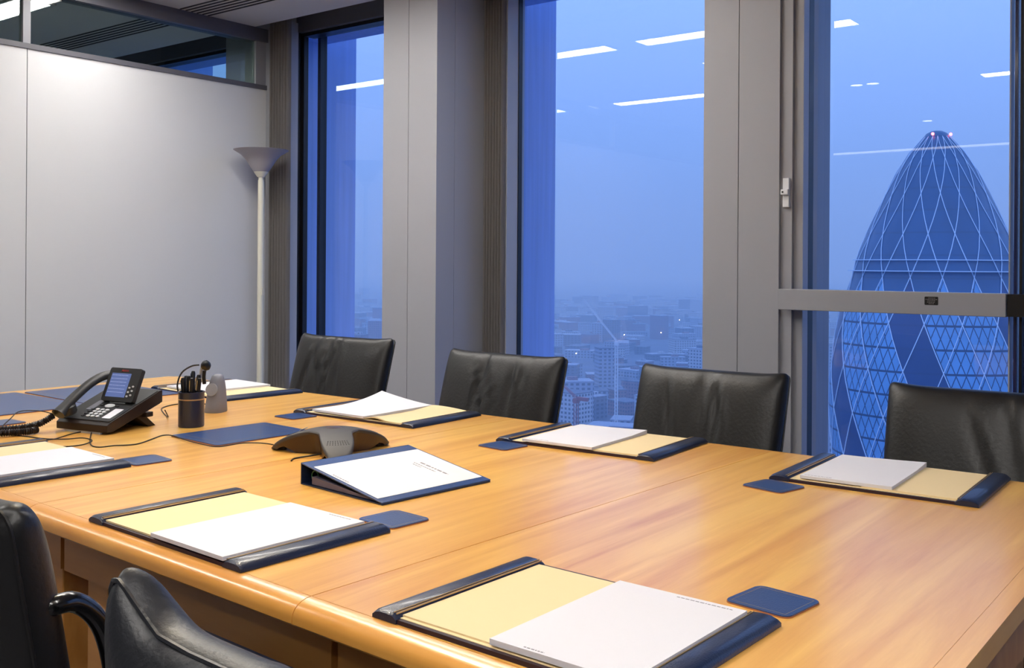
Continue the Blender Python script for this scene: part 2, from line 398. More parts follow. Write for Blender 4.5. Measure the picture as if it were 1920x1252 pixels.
# ------------------------------------------------------------------ ceiling lights
def strip_light(x0, y0, label):
    t = thing('strip_light', label, 'ceiling light', (x0, y0, ZC), 0, 'ceiling strip lights')
    bm = bmesh.new()
    for a in ((-0.02, 1.22, -0.02, 0.0), (-0.02, 1.22, 0.16, 0.18), (-0.02, 0, 0, 0.16), (1.2, 1.22, 0, 0.16)): bx(bm, *a, -0.012, 0.0)
    obj('light_frame', bm, M_['ceil'], t)
    obj('diffuser', box(0, 1.2, 0, 0.16, -0.008, 0.0), M_['strip'], t)
    return t
strip_light(-4.53, 2.50, 'bright ceiling strip light near the partition, mirrored in the middle window')
strip_light(-3.12, 2.50, 'bright ceiling strip light over the table, mirrored beside the middle pier')
strip_light(-4.48, 0.60, 'bright ceiling strip light further back near the partition')
strip_light(-3.10, 1.68, 'bright ceiling strip light mirrored at the left edge of the right window')
strip_light(-1.72, -0.40, 'bright ceiling strip light mirrored at the right edge of the right window')
strip_light(-0.29, 0.60, 'unseen strip light added to brighten the right front of the table')  # extra strip for the right foreground, kept clear of the window reflections
strip_light(-0.31, -0.40, 'unseen strip light added to lighten the right part of the table')  # another unseen strip, put in to lighten the table's right part
strip_light(-5.89, 0.60, 'bright ceiling strip light in the next room, further back')
strip_light(-6.34, 2.51, 'bright ceiling strip light in the next room behind the glazed strip')
strip_light(-8.3, 2.51, 'strip light added at the far end to brighten the next room')  # invented strip that lifts the dim room behind the partition glass
strip_light(-0.10, -1.40, 'unseen strip light added behind the camera as fill')  # unseen fill strip behind the camera, added for the foreground
t = thing('cove_light', 'long dim line of light at the back of the room, mirrored as a thin streak', 'ceiling light', (-4.6, -4.70, ZC))
obj('light_frame', box(0, 2.9, -0.02, 0.0, -0.02, 0), M_['ceil'], t)
obj('diffuser', box(0, 2.9, 0, 0.09, -0.012, 0), mat('dim_diffuser', 'ffffff', emit=((1.0, .97, .93), 4.0)), t)
def downlight(x, y, label, w=DOWNLIGHT_W, tilt=(0, 0)):
    t = thing('downlight', label, 'ceiling light', (x, y, ZC), 0, 'round downlights')
    obj('rim', lathe([(0.045, 0), (0.045, -0.008), (0.062, -0.008), (0.062, 0)], 24), M_['chrome'], t, smooth=True)
    obj('lens', lathe([(0, -0.003), (0.045, -0.003), (0.045, 0), (0, 0)], 24), M_['spot'], t)
    L = bpy.data.lights.new('downlight_beam', 'SPOT'); L.energy = w; L.color = (1.0, 0.82, 0.52); L.spot_size = math.radians(70); L.spot_blend = 1.0; L.shadow_soft_size = 0.05
    lo = bpy.data.objects.new('downlight_beam', L); C.objects.link(lo); lo.parent = t; lo.location = (0, 0, -0.02); lo.rotation_euler = (tilt[0], tilt[1], 0)
    return t
downlight(-2.44, -0.20, 'small round ceiling downlight mirrored left of the tower top')
downlight(-2.56, -0.20, 'small dimmer round downlight beside its twin', 8)
downlight(-2.66, -2.40, 'small round ceiling downlight mirrored just above the tower top', 10)
downlight(-2.25, 1.45, 'unseen downlight added for the warm glow by the ring binder', 90, (0.0, -0.52))  # added for the table's warm glow, placed where no window mirrors it

# ------------------------------------------------------------------ conference table: three modules pushed together
TT = 0.73
def near(x): return 0.948 - 0.0418 * (x + 1.091)           # line where the flat top meets the rounded edge
def far(x): return 2.457
def seam_x(xb, y): return xb + 0.036 * (y - 0.948)
def table_module(name, xa, xb, label, left_end=False, right_end=False):
    t = thing(name, label, 'table', (0, 0, 0), 0, 'table modules')
    g = 0.0009
    def X(xq, y, s): return seam_x(xq, y) + s * g
    ya, yb = near(xa), near(xb)
    xl = lambda y: (xa if left_end else X(xa, y, 1)); xr = lambda y: (xb if right_end else X(xb, y, -1))
    obj('tabletop', prism([(xl(ya), ya + 0.001), (xr(yb), yb + 0.001), (xr(2.4), 2.419), (xl(2.4), 2.419)], TT - 0.032, TT), M_['wood'], t)
    # rounded long edges
    def edge(nm, xs, ys, s):
        bm = bmesh.new(); prof = [(0.0, 0.0)] + [(0.034 * math.sin(a), -0.022 * (1 - math.cos(a))) for a in [i * PI / 12 for i in range(1, 7)]] + [(0.034, -0.030), (0.030, -0.034), (0.0, -0.034)]
        rows = [[bm.verts.new((x + (0.5 * o * 0), y + s * o, TT + z)) for o, z in prof] for x, y in zip(xs, ys)]
        a, b = rows; n = len(prof)
        for i in range(n): bm.faces.new((a[i], a[(i + 1) % n], b[(i + 1) % n], b[i]))
        bm.faces.new(a[::-1]); bm.faces.new(b)
        obj(nm, bm, M_['wood_x'], t, smooth=35)
    edge('rounded_edge', (xl(ya), xr(yb)), (ya, yb), -1)
    edge('rounded_edge', (xl(2.4), xr(2.4)), (2.42, 2.42), 1)
    # aprons
    obj('apron', prism([(xl(ya) + 0.006, ya + 0.045), (xr(yb) - 0.006, yb + 0.045), (xr(yb) - 0.006, yb + 0.067), (xl(ya) + 0.006, ya + 0.067)], TT - 0.14, TT - 0.032), M_['wood_z'], t)
    obj('apron', prism([(xl(2.3) + 0.006, 2.36), (xr(2.3) - 0.006, 2.36), (xr(2.3) - 0.006, 2.382), (xl(2.3) + 0.006, 2.382)], TT - 0.14, TT - 0.032), M_['wood_z'], t)
    for (xf, s) in ((xl, 1), (xr, -1)):
        x1 = xf(1.2) + s * 0.02; y0 = (ya if s > 0 else yb) + 0.068
        obj('side_rail', prism([(x1, y0), (x1 + s * 0.022, y0), (x1 + s * 0.022 + 0.04, 2.358), (x1 + 0.04, 2.358)], TT - 0.14, TT - 0.032), M_['wood_z'], t)
        for yc in (y0 + 0.002, 1.92):
            xx = xf(yc) + s * 0.046
            obj('leg', prism([(xx, yc), (xx + s * 0.075, yc), (xx + s * 0.075, yc + 0.07), (xx, yc + 0.07)], 0, TT - 0.033), M_['wood_z'], t, bevel=0.003)
    if right_end:
        bm = bmesh.new(); obj('end_band', prism([(xb, yb + 0.001), (xb + 0.03, yb + 0.02), (xb + 0.03, 2.40), (xb, 2.419)], TT - 0.032, TT - 0.0005), M_['wood'], t)
    if left_end:
        obj('end_band', prism([(xa - 0.03, ya + 0.02), (xa, ya + 0.001), (xa, 2.419), (xa - 0.03, 2.40)], TT - 0.032, TT - 0.0005), M_['wood'], t)
    return t
SA, SB = -1.92, -1.091
table_module('conference_table', -3.62, SA, 'left maple conference table module carrying the desk telephone and the cup of pens', left_end=True)
table_module('conference_table', SA, SB, 'middle maple conference table module carrying the ring binder')
table_module('conference_table', SB, -0.33, 'right maple conference table module with its open end at the right', right_end=True)

# ------------------------------------------------------------------ document folders, pads, coasters
def folder():
    t = thing('document_folder', 'x', 'folder', (0, 0, 0), 0, 'leather document folders')
    Wd, D = 0.46, 0.31
    obj('board', prism(rrect(Wd, D, 0.006), 0, 0.006), M_['board'], t, bevel=0.001)
    obj('lining', prism(rrect(Wd - 0.08, D - 0.012, 0.002), 0.006, 0.0068), M_['cream'], t)
    for s in (-1, 1):
        # strip with a slightly domed padded top
        bm = bmesh.new(); prof = []
        w = 0.048
        for i in range(9):
            u = i / 8; prof.append((u * w, 0.0065 + 0.0075 * (1 - (2 * u - 1) ** 4)))
        prof = [(0, 0.0005)] + prof + [(w, 0.0005)]
        rows = []
        for y, k in ((-D / 2 - 0.002, 0.75), (-D / 2 + 0.004, 1), (D / 2 - 0.004, 1), (D / 2 + 0.002, 0.75)):
            rows.append([bm.verts.new((s * (Wd / 2 + 0.002 - x), y, z * k)) for x, z in prof])
        n = len(prof)
        for a, b in zip(rows, rows[1:]):
            for i in range(n): bm.faces.new((a[i], a[(i + 1) % n], b[(i + 1) % n], b[i]))
        bm.faces.new(rows[0][::-1]); bm.faces.new(rows[-1])
        st = obj('corner_strip', bm, M_['navy'], t, smooth=50)
        bm = bmesh.new()
        for dx in (0.037, 0.0415): bx(bm, s * (Wd / 2 - dx) - 0.0007, s * (Wd / 2 - dx) + 0.0007, -D / 2 + 0.003, D / 2 - 0.003, 0.0125 if dx < .04 else .0112, 0.0139 if dx < .04 else .0130)
        obj('gold_line', bm, M_['gold'], st)
    return t
FOLD0 = folder()
# where, size factors, turn, and what the picture shows of each
FOLDERS = [
    ('A', -0.743, 1.097, 0.93, 1.02, -1.5, 'navy leather document folder nearest the camera, at the right front of the table'),
    ('2', -1.479, 1.113, 1.0, 0.98, -2.2, 'navy leather document folder at the near table edge, in front of the ring binder'),
    ('1', -2.338, 1.144, 1.0, 0.98, -3.0, 'navy leather document folder cut by the left edge of the picture, below the telephone'),
    ('3', -1.442, 2.250, 1.0, 1.0, 2.9, 'navy leather document folder on the far side, before the third office chair from the left'),
    ('4', -0.697, 2.262, 0.92, 1.03, 1.5, 'navy leather document folder on the far side, rightmost, below the domed tower'),
    ('5', -2.225, 2.235, 1.08, 1.0, 1.5, 'navy leather folder on the far side with curled papers, behind the conference phone'),
    ('6', -3.075, 2.262, 1.06, 1.02, -4.0, 'navy leather document folder at the far left corner of the table, behind the pen cup'),
]
def paper_pad(name, w, d, h, label, cat, group, m, curl=None, print_=None):
    t = thing(name, label, cat, (0, 0, 0), 0, group)
    bm = bmesh.new(); nx, ny = 16, 20
    def top(u, v):
        z = h
        if curl == 'rise':    # sheets lifting at the far corner
            z += 0.026 * max(0, (v - 0.35) / 0.65) ** 2 * (1 - u) ** 1.5 + 0.004 * max(0, v - .3)
        elif curl == 'wave':
            z += 0.010 * max(0, (v - 0.55) / 0.45) ** 1.5 * (0.4 + 0.6 * math.sin(u * PI)) + 0.008 * math.exp(-((u - 0.5) / 0.16) ** 2) * max(0, (0.25 - v) / 0.25)
        elif curl == 'slight': z += 0.004 * max(0, (v - 0.7) / 0.3) * (u ** 2)
        return z
    T = [[bm.verts.new(((i / nx - .5) * w, (j / ny - .5) * d, top(i / nx, j / ny))) for i in range(nx + 1)] for j in range(ny + 1)]
    B = [[bm.verts.new(((i / nx - .5) * w, (j / ny - .5) * d, 0.0 if not curl or curl == 'slight' else max(0, top(i / nx, j / ny) - h - .0005) * .9)) for i in range(nx + 1)] for j in range(ny + 1)]
    for j in range(ny):
        for i in range(nx):
            bm.faces.new((T[j][i], T[j][i + 1], T[j + 1][i + 1], T[j + 1][i])); bm.faces.new((B[j][i], B[j + 1][i], B[j + 1][i + 1], B[j][i + 1]))
    for j in range(ny):
        bm.faces.new((T[j][0], T[j + 1][0], B[j + 1][0], B[j][0])); bm.faces.new((T[j][nx], B[j][nx], B[j + 1][nx], T[j + 1][nx]))
    for i in range(nx):
        bm.faces.new((T[0][i], B[0][i], B[0][i + 1], T[0][i + 1])); bm.faces.new((T[ny][i], T[ny][i + 1], B[ny][i + 1], B[ny][i]))
    obj('sheets', bm, m, t, smooth=35)
    if print_:
        r = random.Random(5)
        for (x0, x1, y) in print_:
            bm = bmesh.new(); small_print(bm, x0, x1, y, 0.0022, r, h + 0.00005, h + 0.0002); obj('printed_line', bm, M_['ink'], t)
    return t
PADS = {'A': (-0.664, 1.090, 0.0, -1.0, 0.94, .98), '2': (-1.399, 1.101, 0, -2.5, 1, .97), '1': (-2.262, 1.135, 0, -3, 1, .97),
        '3': (-1.485, 2.240, 180, 2.9, 1, 1.0), '4': (-0.752, 2.262, 180, 2.5, .92, 1.0), '5': (-2.285, 2.235, 180, -1, 1.1, 1.0), '6': (-3.135, 2.275, 180, -4.5, 1.1, .98)}
WHERE = {'A': 'in the folder nearest the camera', '2': 'in the folder in front of the ring binder', '1': 'in the folder cut by the left picture edge',
         '3': 'in the far-side folder before the third chair', '4': 'in the rightmost far-side folder below the tower', '5': 'in the far-side folder behind the conference phone', '6': 'in the folder at the far left table corner'}
for i, (k, x, y, sx, sy, a, lb) in enumerate(FOLDERS):
    o = FOLD0 if i == 0 else copy_tree(FOLD0)
    o['label'] = lb; o.location = (x, y, TT); o.rotation_euler.z = math.radians(a); o.scale = (sx, sy, 1)
    px, py, rz, pa, psx, psy = PADS[k]
    farside = rz == 180
    # cream pad: on the sitter's left
    s = 1 if farside else -1
    ar = math.radians(a); off = s * 0.083 * sx
    curl = {'5': 'wave', '2': 'slight'}.get(k)
    c = paper_pad('cream_notepad', 0.205 * sx, 0.292, 0.0022, 'cream paper pad ' + WHERE[k], 'notepad', 'cream notepads', M_['cream'], 'wave' if k == '5' else None)
    c.location = (x + off * math.cos(ar), y + off * math.sin(ar), TT + 0.0070); c.rotation_euler.z = ar + (PI if False else 0)
    pr = [(0.0, 0.083, 0.135), (-0.05, -0.02, -0.140)] if k in ('A',) else ([(0.02, 0.08, 0.135)] if not farside else [(-0.09, -0.03, -0.137)])
    p = paper_pad('white_notepad', 0.21 * psx, 0.297 * psy, 0.0065 if k != 'A' else 0.0075, 'thick white paper pad ' + WHERE[k], 'notepad', 'white notepads', M_['paper'],
                  {'5': 'rise', '3': 'slight', '4': 'slight', '2': None}.get(k), pr)
    p.location = (px, py, TT + (0.0094 if k not in ('5',) else 0.0096)); p.rotation_euler.z = math.radians(pa)

def coaster(w, d, r, label, cat, name, stitch=0.008):
    t = thing(name, label, cat, (0, 0, 0), 0)
    obj('backing', prism(rrect(w, d, r), 0, 0.0018), M_['tan'], t)
    obj('leather_top', prism(rrect(w - 0.001, d - 0.001, r), 0.0018, 0.0034), M_['navy_blue'], t, bevel=0.0006)
    bm = bmesh.new(); e = stitch
    for a in ((-w / 2 + e, w / 2 - e, -d / 2 + e, -d / 2 + e + 0.0007), (-w / 2 + e, w / 2 - e, d / 2 - e - 0.0007, d / 2 - e), (-w / 2 + e, -w / 2 + e + 0.0007, -d / 2 + e, d / 2 - e), (w / 2 - e - 0.0007, w / 2 - e, -d / 2 + e, d / 2 - e)):
        bx(bm, *a, 0.0033, 0.0036)
    obj('gold_line', bm, M_['gold'], t)
    return t
CO = [(-0.570, 1.333, -7, 'square blue leather coaster touching the folder nearest the camera'),
      (-1.296, 1.322, -5, 'square blue leather coaster beside the folder in front of the ring binder'),
      (-2.138, 1.345, -6, 'square blue leather coaster beside the folder at the left picture edge'),
      (-1.605, 2.035, -6, 'square blue leather coaster left of the far-side folder before the third chair'),
      (-0.868, 2.030, -12, 'square blue leather coaster left of the rightmost far-side folder'),
      (-2.400, 2.020, -3, 'square blue leather coaster left of the folder behind the conference phone'),
      (-2.945, 1.395, 2, 'square blue leather coaster half under the handset cord at the left picture edge')]
c0 = None
for x, y, a, lb in CO:
    if c0 is None: c0 = o = coaster(0.10, 0.095, 0.012, lb, 'coaster', 'coaster'); c0['group'] = 'square leather coasters'
    else: o = copy_tree(c0)
    o['label'] = lb; o.location = (x, y, TT); o.rotation_euler.z = math.radians(a)
for w, d, x, y, a, lb in ((0.225, 0.305, -2.268, 1.722, -3, 'rectangular blue leather mat between the pen cup and the conference phone'),
                          (0.50, 0.40, -3.335, 1.545, 0.5, 'large blue leather desk mat at the left end of the table, nearer the camera'),
                          (0.44, 0.36, -3.345, 1.938, -1.5, 'large blue leather desk mat at the left end of the table, behind the telephone')):
    o = coaster(w, d, 0.012, lb, 'desk mat', 'desk_mat', 0.03); o['group'] = 'leather desk mats'; o.location = (x, y, TT); o.rotation_euler.z = math.radians(a)

# ------------------------------------------------------------------ ring binder
b = thing('ring_binder', 'navy ring binder lying closed with a white title page on its cover', 'binder', (-1.658, 1.412, TT), math.radians(-5.5))
BW, BD, BH = 0.268, 0.300, 0.046
obj('back_cover', box(0, BW, 0, BD, 0, 0.003), M_['navy'], b, bevel=0.001)
obj('spine', box(-0.003, 0.0, 0, BD, 0, BH), M_['navy'], b, bevel=0.001)
ang = math.atan2(BH - 0.006, BW)
cv = obj('front_cover', box(0, BW + 0.003, 0, BD, 0, 0.003), M_['navy_blue'], b, bevel=0.001)
cv.rotation_euler.y = ang; cv.location = (0, 0, BH - 0.003)
pg = obj('title_page', box(0.036, 0.250, 0.006, BD - 0.006, 0.0031, 0.0038), M_['paper'], cv)
bm = bmesh.new(); r = random.Random(2)
# the title runs along the short side, read from the spine's foot
def vprint(bm, y0, y1, x, h):
    y = y0
    while y < y1:
        w = r.uniform(0.5, 1.2) * h * 2.2; bx(bm, x - h / 2, x + h / 2, y, min(y + w, y1), 0.0038, 0.0040); y += w + h * 0.5
for a in ((0.115, 0.205, 0.235, 0.0052), (0.108, 0.178, 0.222, 0.0028), (0.115, 0.142, 0.213, 0.0028), (0.095, 0.150, 0.012, 0.0030)):
    bm2 = bmesh.new(); small_print(bm2, *a, r, 0.0038, 0.0040); obj('title_print', bm2, M_['ink'], pg)
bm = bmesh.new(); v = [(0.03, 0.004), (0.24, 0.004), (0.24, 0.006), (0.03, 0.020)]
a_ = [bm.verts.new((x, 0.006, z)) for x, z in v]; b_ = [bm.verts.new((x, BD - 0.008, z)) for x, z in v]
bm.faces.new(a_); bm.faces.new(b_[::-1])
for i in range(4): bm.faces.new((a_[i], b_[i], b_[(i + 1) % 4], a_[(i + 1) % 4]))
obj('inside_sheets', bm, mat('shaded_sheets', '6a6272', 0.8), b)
for yy in (0.02, 0.11, 0.19, 0.28):
    obj('ring', tube([(0.022 + 0.012 * math.cos(t * PI / 8), yy, 0.017 + 0.012 * math.sin(t * PI / 8)) for t in range(0, 16)], 0.0015, 6), M_['chrome'] if yy > .05 else M_['green'], b, smooth=True)

# ------------------------------------------------------------------ conference phone, three-legged
cf = thing('conference_phone', 'dark grey three-legged conference phone behind the ring binder', 'conference phone', (-1.878, 1.702, TT), math.radians(203))
R_, H_ = 0.168, 0.062
bm = bmesh.new(); NA, NR = 96, 22
def reach(th):
    k = abs(((th / (2 * PI / 3)) + 0.5) % 1 - 0.5) * 2          # 0 on a leg, 1 between legs
    return 0.058 + (R_ - 0.058) * math.exp(-(k / 0.40) ** 2.1) + 0.0 * k, k
def hz(rr, th):
    rm, k = reach(th); q = rr / R_
    z = H_ * (1 - q ** 2.1) ** 0.75 if q < 1 else 0
    return max(0.006, z)
top = []; c_top = bm.verts.new((0, 0, H_))
for j in range(1, NR + 1):
    row = []
    for i in range(NA):
        th = 2 * PI * i / NA; rm, k = reach(th); rr = rm * j / NR
        z = hz(rr, th)
        if j == NR: z -= 0.003
        row.append(bm.verts.new((rr * math.cos(th), rr * math.sin(th), max(0.004, z))))
    top.append(row)
for i in range(NA): bm.faces.new((c_top, top[0][i], top[0][(i + 1) % NA]))
for a, b2 in zip(top, top[1:]):
    for i in range(NA): bm.faces.new((a[i], a[(i + 1) % NA], b2[(i + 1) % NA], b2[i]))
low = []
for i in range(NA):
    th = 2 * PI * i / NA; rm, k = reach(th); z = top[-1][i].co.z
    low.append(bm.verts.new(((rm - 0.003) * math.cos(th), (rm - 0.003) * math.sin(th), max(0.001, z - 0.005))))
for i in range(NA): bm.faces.new((top[-1][i], top[-1][(i + 1) % NA], low[(i + 1) % NA], low[i]))
obj('shell', bm, M_['conf'], cf, smooth=60)
# dark side walls under the shell's rim, cut out in a small arch before each foot
bm = bmesh.new(); up_, dn_ = [], []
for i in range(NA):
    th = 2 * PI * i / NA; rm, k = reach(th); q = rm / R_
    z = max(0.004, hz(rm, th) - 0.004); arch = 0.013 * max(0, 1 - ((q - 0.80) / 0.13) ** 2)
    up_.append(bm.verts.new(((rm - 0.005) * math.cos(th), (rm - 0.005) * math.sin(th), z)))
    dn_.append(bm.verts.new(((rm - 0.010 - 0.006 * (1 - q)) * math.cos(th), (rm - 0.010 - 0.006 * (1 - q)) * math.sin(th), min(z - 0.001, 0.001 + arch))))
for i in range(NA): bm.faces.new((up_[i], up_[(i + 1) % NA], dn_[(i + 1) % NA], dn_[i]))
obj('side_wall', bm, M_['conf_d'], cf, smooth=60)
for q in range(3):
    th = q * 2 * PI / 3
    o = obj('foot', prism(rrect(0.035, 0.016, 0.006), 0, 0.005), M_['conf_d'], cf); o.rotation_euler.z = th; o.location = (math.cos(th) * (R_ - 0.022), math.sin(th) * (R_ - 0.022), 0)
    th2 = th
    bm = bmesh.new()
    for k in range(9):
        for rr in (0.040, 0.045, 0.050, 0.055):
            a = th2 + (k - 4) * 0.055; rr = rr + 0.062; bx(bm, rr * math.cos(a) - 0.0008, rr * math.cos(a) + 0.0008, rr * math.sin(a) - 0.0008, rr * math.sin(a) + 0.0008, hz(rr, a) - 0.001, hz(rr, a) + 0.0006)
    obj('speaker_grille', bm, M_['gap'], cf)
obj('keypad_plate', lathe([(0, H_ + 0.0004), (0.020, H_ - 0.0004), (0.024, H_ - 0.002), (0, H_ - 0.002)], 32), M_['conf_d'], cf, smooth=True)
o = obj('status_label', prism(rrect(0.010, 0.032, 0.002), 0, 0.001), M_['key'], cf); o.location = (0.082, 0.0, 0.0535); o.rotation_euler = (0, 0.50, 0)

# ------------------------------------------------------------------ pen cup with pens
cup = thing('pen_cup', 'round navy leather pen cup beside the blue mat', 'pen cup', (-2.488, 1.712, TT))
obj('cup_body', lathe([(0, 0), (0.0345, 0), (0.036, 0.002), (0.036, 0.094), (0.0372, 0.096), (0.0372, 0.100), (0.033, 0.100), (0.033, 0.006), (0, 0.006)], 40), M_['navy'], cup, smooth=35)
obj('stitched_band', lathe([(0.0362, 0.077), (0.0368, 0.078), (0.0368, 0.0795), (0.0362, 0.0805)], 40), M_['gold'], cup, smooth=True)
pens = [(-.020, -.006, -.10, .02, 'leftmost pen in the cup, matt black'), (-.008, -.018, -.03, -.10, 'black pen with steel clip at the front of the cup'), (.004, -.012, .05, -.06, 'glossy black pen with bright tip in the middle of the cup'),
        (.016, -.014, .12, -.06, 'glossy black pen leaning right at the front of the cup'), (.020, .004, .14, .04, 'rightmost pen in the cup'), (.004, .014, .02, .10, 'black pen at the back of the cup'), (-.012, .012, -.08, .08, 'black pen at the back left of the cup')]
p0 = None; rnd_len = random.Random(4)
for x, y, rx, ry, lb in pens:
    if p0 is None:
        p0 = p = thing('pen', lb, 'pen', group='pens in the cup')
        obj('barrel', lathe([(0, 0), (0.003, 0.002), (0.0042, 0.015), (0.0045, 0.08), (0.0052, 0.085), (0.0054, 0.128), (0.004, 0.134), (0, 0.135)], 12), M_['black'], p, smooth=True)
        obj('clip', box(-0.0012, 0.0012, -0.0072, -0.006, 0.09, 0.128), M_['chrome'], p)
    else: p = copy_tree(p0)
    p['label'] = lb; p.location = (-2.488 + x * .6, 1.712 + y * .6, TT + 0.0075); p.rotation_euler = (-ry * .9, rx * .9, 0); p.scale = (1.15, 1.15, rnd_len.uniform(.98, 1.12))

# ------------------------------------------------------------------ headset on its charging cradle
hs = thing('headset_cradle', 'grey headset charging cradle behind the pen cup', 'cradle', (-2.672, 1.928, TT), math.radians(25))
bm = bmesh.new(); rows = []
for z, w, d in ((0, .058, .075), (.004, .060, .077), (.03, .056, .070), (.07, .050, .058), (.098, .044, .044), (.112, .034, .032), (.117, .018, .018)):
    rows.append([bm.verts.new((x, y + (0.010 * z / .117), z)) for x, y in rrect(w, d, min(w, d) * .45, 5)])
for a, b2 in zip(rows, rows[1:]):
    for i in range(len(a)): bm.faces.new((a[i], a[(i + 1) % len(a)], b2[(i + 1) % len(a)], b2[i]))
bm.faces.new(rows[0][::-1]); bm.faces.new(rows[-1])
obj('cradle_body', bm, M_['grey_pl'], hs, smooth=60)
obj('cradle_face', lathe([(0.0, 0.0), (0.020, 0.0), (0.020, 0.003), (0, 0.004)], 24), M_['silver'], hs, smooth=True, loc=(0.0, -0.026, 0.072)).rotation_euler = (PI / 2 - .2, 0, 0)
he = thing('headset', 'black and silver headset with a hoop, resting on the grey cradle', 'headset', (-2.700, 1.893, TT + 0.118), math.radians(40))
obj('ear_piece', lathe([(0, -.014), (0.010, -.012), (0.016, -.004), (0.016, .006), (0.009, .013), (0, .014)], 24), M_['black'], he, smooth=True, loc=(0.014, 0.0, 0.028)).rotation_euler = (0.2, PI / 2 - .3, 0)
obj('silver_arm', tube([(-0.004, 0, -0.016), (-0.002, 0, 0.006), (0.004, 0, 0.030), (0.012, 0, 0.044)], 0.007, 10, sub=4, flat=0.6), M_['silver'], he, smooth=True)
obj('mount_pin', tube([(0.010, 0.0, -0.030), (0.008, 0, -0.008), (0.01, 0, 0.012)], 0.006, 8, sub=3), M_['black'], he, smooth=True)
obj('ear_hoop', tube([(-0.006, 0, 0.030), (-0.030, -0.004, 0.026), (-0.058, -0.008, 0.006), (-0.070, -0.012, -0.030), (-0.064, -0.014, -0.060), (-0.050, -0.014, -0.078)], 0.0026, 8, sub=5), M_['black'], he, smooth=True)

# ------------------------------------------------------------------ desk telephone
ph = thing('desk_phone', 'dark grey desk telephone with tilted colour screen and handset', 'telephone', (-2.712, 1.432, TT), math.radians(13.4))
PW, PD = 0.190, 0.205
bm = bmesh.new()
prof = [(0.0, 0.006), (0.0, 0.026), (0.010, 0.033), (PD - 0.01, 0.100), (PD, 0.101), (PD, 0.066), (PD - 0.012, 0.062), (0.02, 0.006)]
a_ = [bm.verts.new((0, y, z)) for y, z in prof]; b_ = [bm.verts.new((PW, y, z)) for y, z in prof]
bm.faces.new(a_); bm.faces.new(b_[::-1])
for i in range(len(prof)): bm.faces.new((a_[i], b_[i], b_[(i + 1) % len(prof)], a_[(i + 1) % len(prof)]))
obj('phone_body', bm, M_['phone_side'], ph, bevel=0.002)
SL = math.atan2(0.067, PD - 0.02)       # slope of the face
def face(x, y, lift=0.0):                # a point on the sloped face
    return Vector((x, 0.010 + y * math.cos(SL) - lift * math.sin(SL), 0.033 + y * math.sin(SL) + lift * math.cos(SL)))
def on_face(name, bm, m, x, y, lift, parent, extra=0.0, **k):
    o = obj(name, bm, m, parent, **k); o.location = face(x, y, lift); o.rotation_euler = (SL + extra, 0, 0); return o
fp = on_face('face_plate', prism(rrect(PW - 0.004, 0.192, 0.006, cx=PW / 2 - 0.0, cy=0.098), 0, 0.0025), M_['phone'], 0, 0, 0.0, ph)
for r_ in range(4):
    for c_ in range(3):
        on_face('key', prism(rrect(0.0125, 0.0082, 0.004), 0, 0.003), M_['key'], 0.090 + c_ * 0.0175, 0.020 + r_ * 0.0125, 0.0025, ph, bevel=0.0008)
for r_ in range(4):
    on_face('side_key', prism(rrect(0.011, 0.006, 0.002), 0, 0.002), M_['phone_d'], 0.070, 0.020 + r_ * 0.0125, 0.0025, ph)
on_face('white_label', prism(rrect(0.030, 0.054, 0.001), 0, 0.0008), M_['paper'], 0.159, 0.043, 0.0025, ph)
bm = lathe([(0, 0.003), (0.010, 0.0028), (0.0135, 0.001), (0.0135, 0), (0, 0)], 24)
o = on_face('navigation_key', bm, M_['key'], 0.108, 0.084, 0.0025, ph, smooth=True); o.scale = (1.25, 0.75, 1)
on_face('arrow_key', prism(rrect(0.012, 0.007, 0.002), 0, 0.002), M_['phone_d'], 0.079, 0.084, 0.0025, ph)
on_face('arrow_key', prism(rrect(0.012, 0.007, 0.002), 0, 0.002), M_['phone_d'], 0.136, 0.084, 0.0025, ph)
on_face('light_bar', prism(rrect(0.058, 0.005, 0.001), 0, 0.0012), M_['key'], 0.118, 0.104, 0.0025, ph)
on_face('handset_rest', prism(rrect(0.022, 0.055, 0.005), 0, 0.0015), M_['grey_pl'], 0.058, 0.080, 0.0025, ph)
# tilted screen housing
sc = obj('screen_housing', prism(rrect(0.118, 0.098, 0.005, cx=0, cy=0.049), 0, 0.014), M_['phone'], ph, bevel=0.001)
sc.location = face(0.120, 0.108, 0.001); sc.rotation_euler = (math.radians(66), 0, 0)
obj('screen', prism(rrect(0.072, 0.070, 0.001, cx=-0.011, cy=0.047), 0.014, 0.0146), M_['screen'], sc)
bm = bmesh.new(); rr_ = random.Random(9)
for k in range(6): small_print(bm, -0.044, 0.016, 0.076 - k * 0.010, 0.0018, rr_, 0.0146, 0.0148)
obj('screen_text', bm, mat('screen_print', '8f9dc4', 0.4, emit=((0.2, 0.26, 0.5), 0.5)), sc)
obj('logo', text_bm('AVAYA', 0.0085, (-0.002, 0.0895, 0.0146), (1, 0, 0), (0, 1, 0)), M_['red'], sc)
for r_ in range(3):
    for c_ in range(2):
        o = obj('screen_key', prism(rrect(0.006, 0.005, 0.0022), 0.014, 0.0162), M_['key'], sc); o.location = (0.034 + c_ * 0.012, 0.016 + r_ * 0.0125 + c_ * .004, 0)
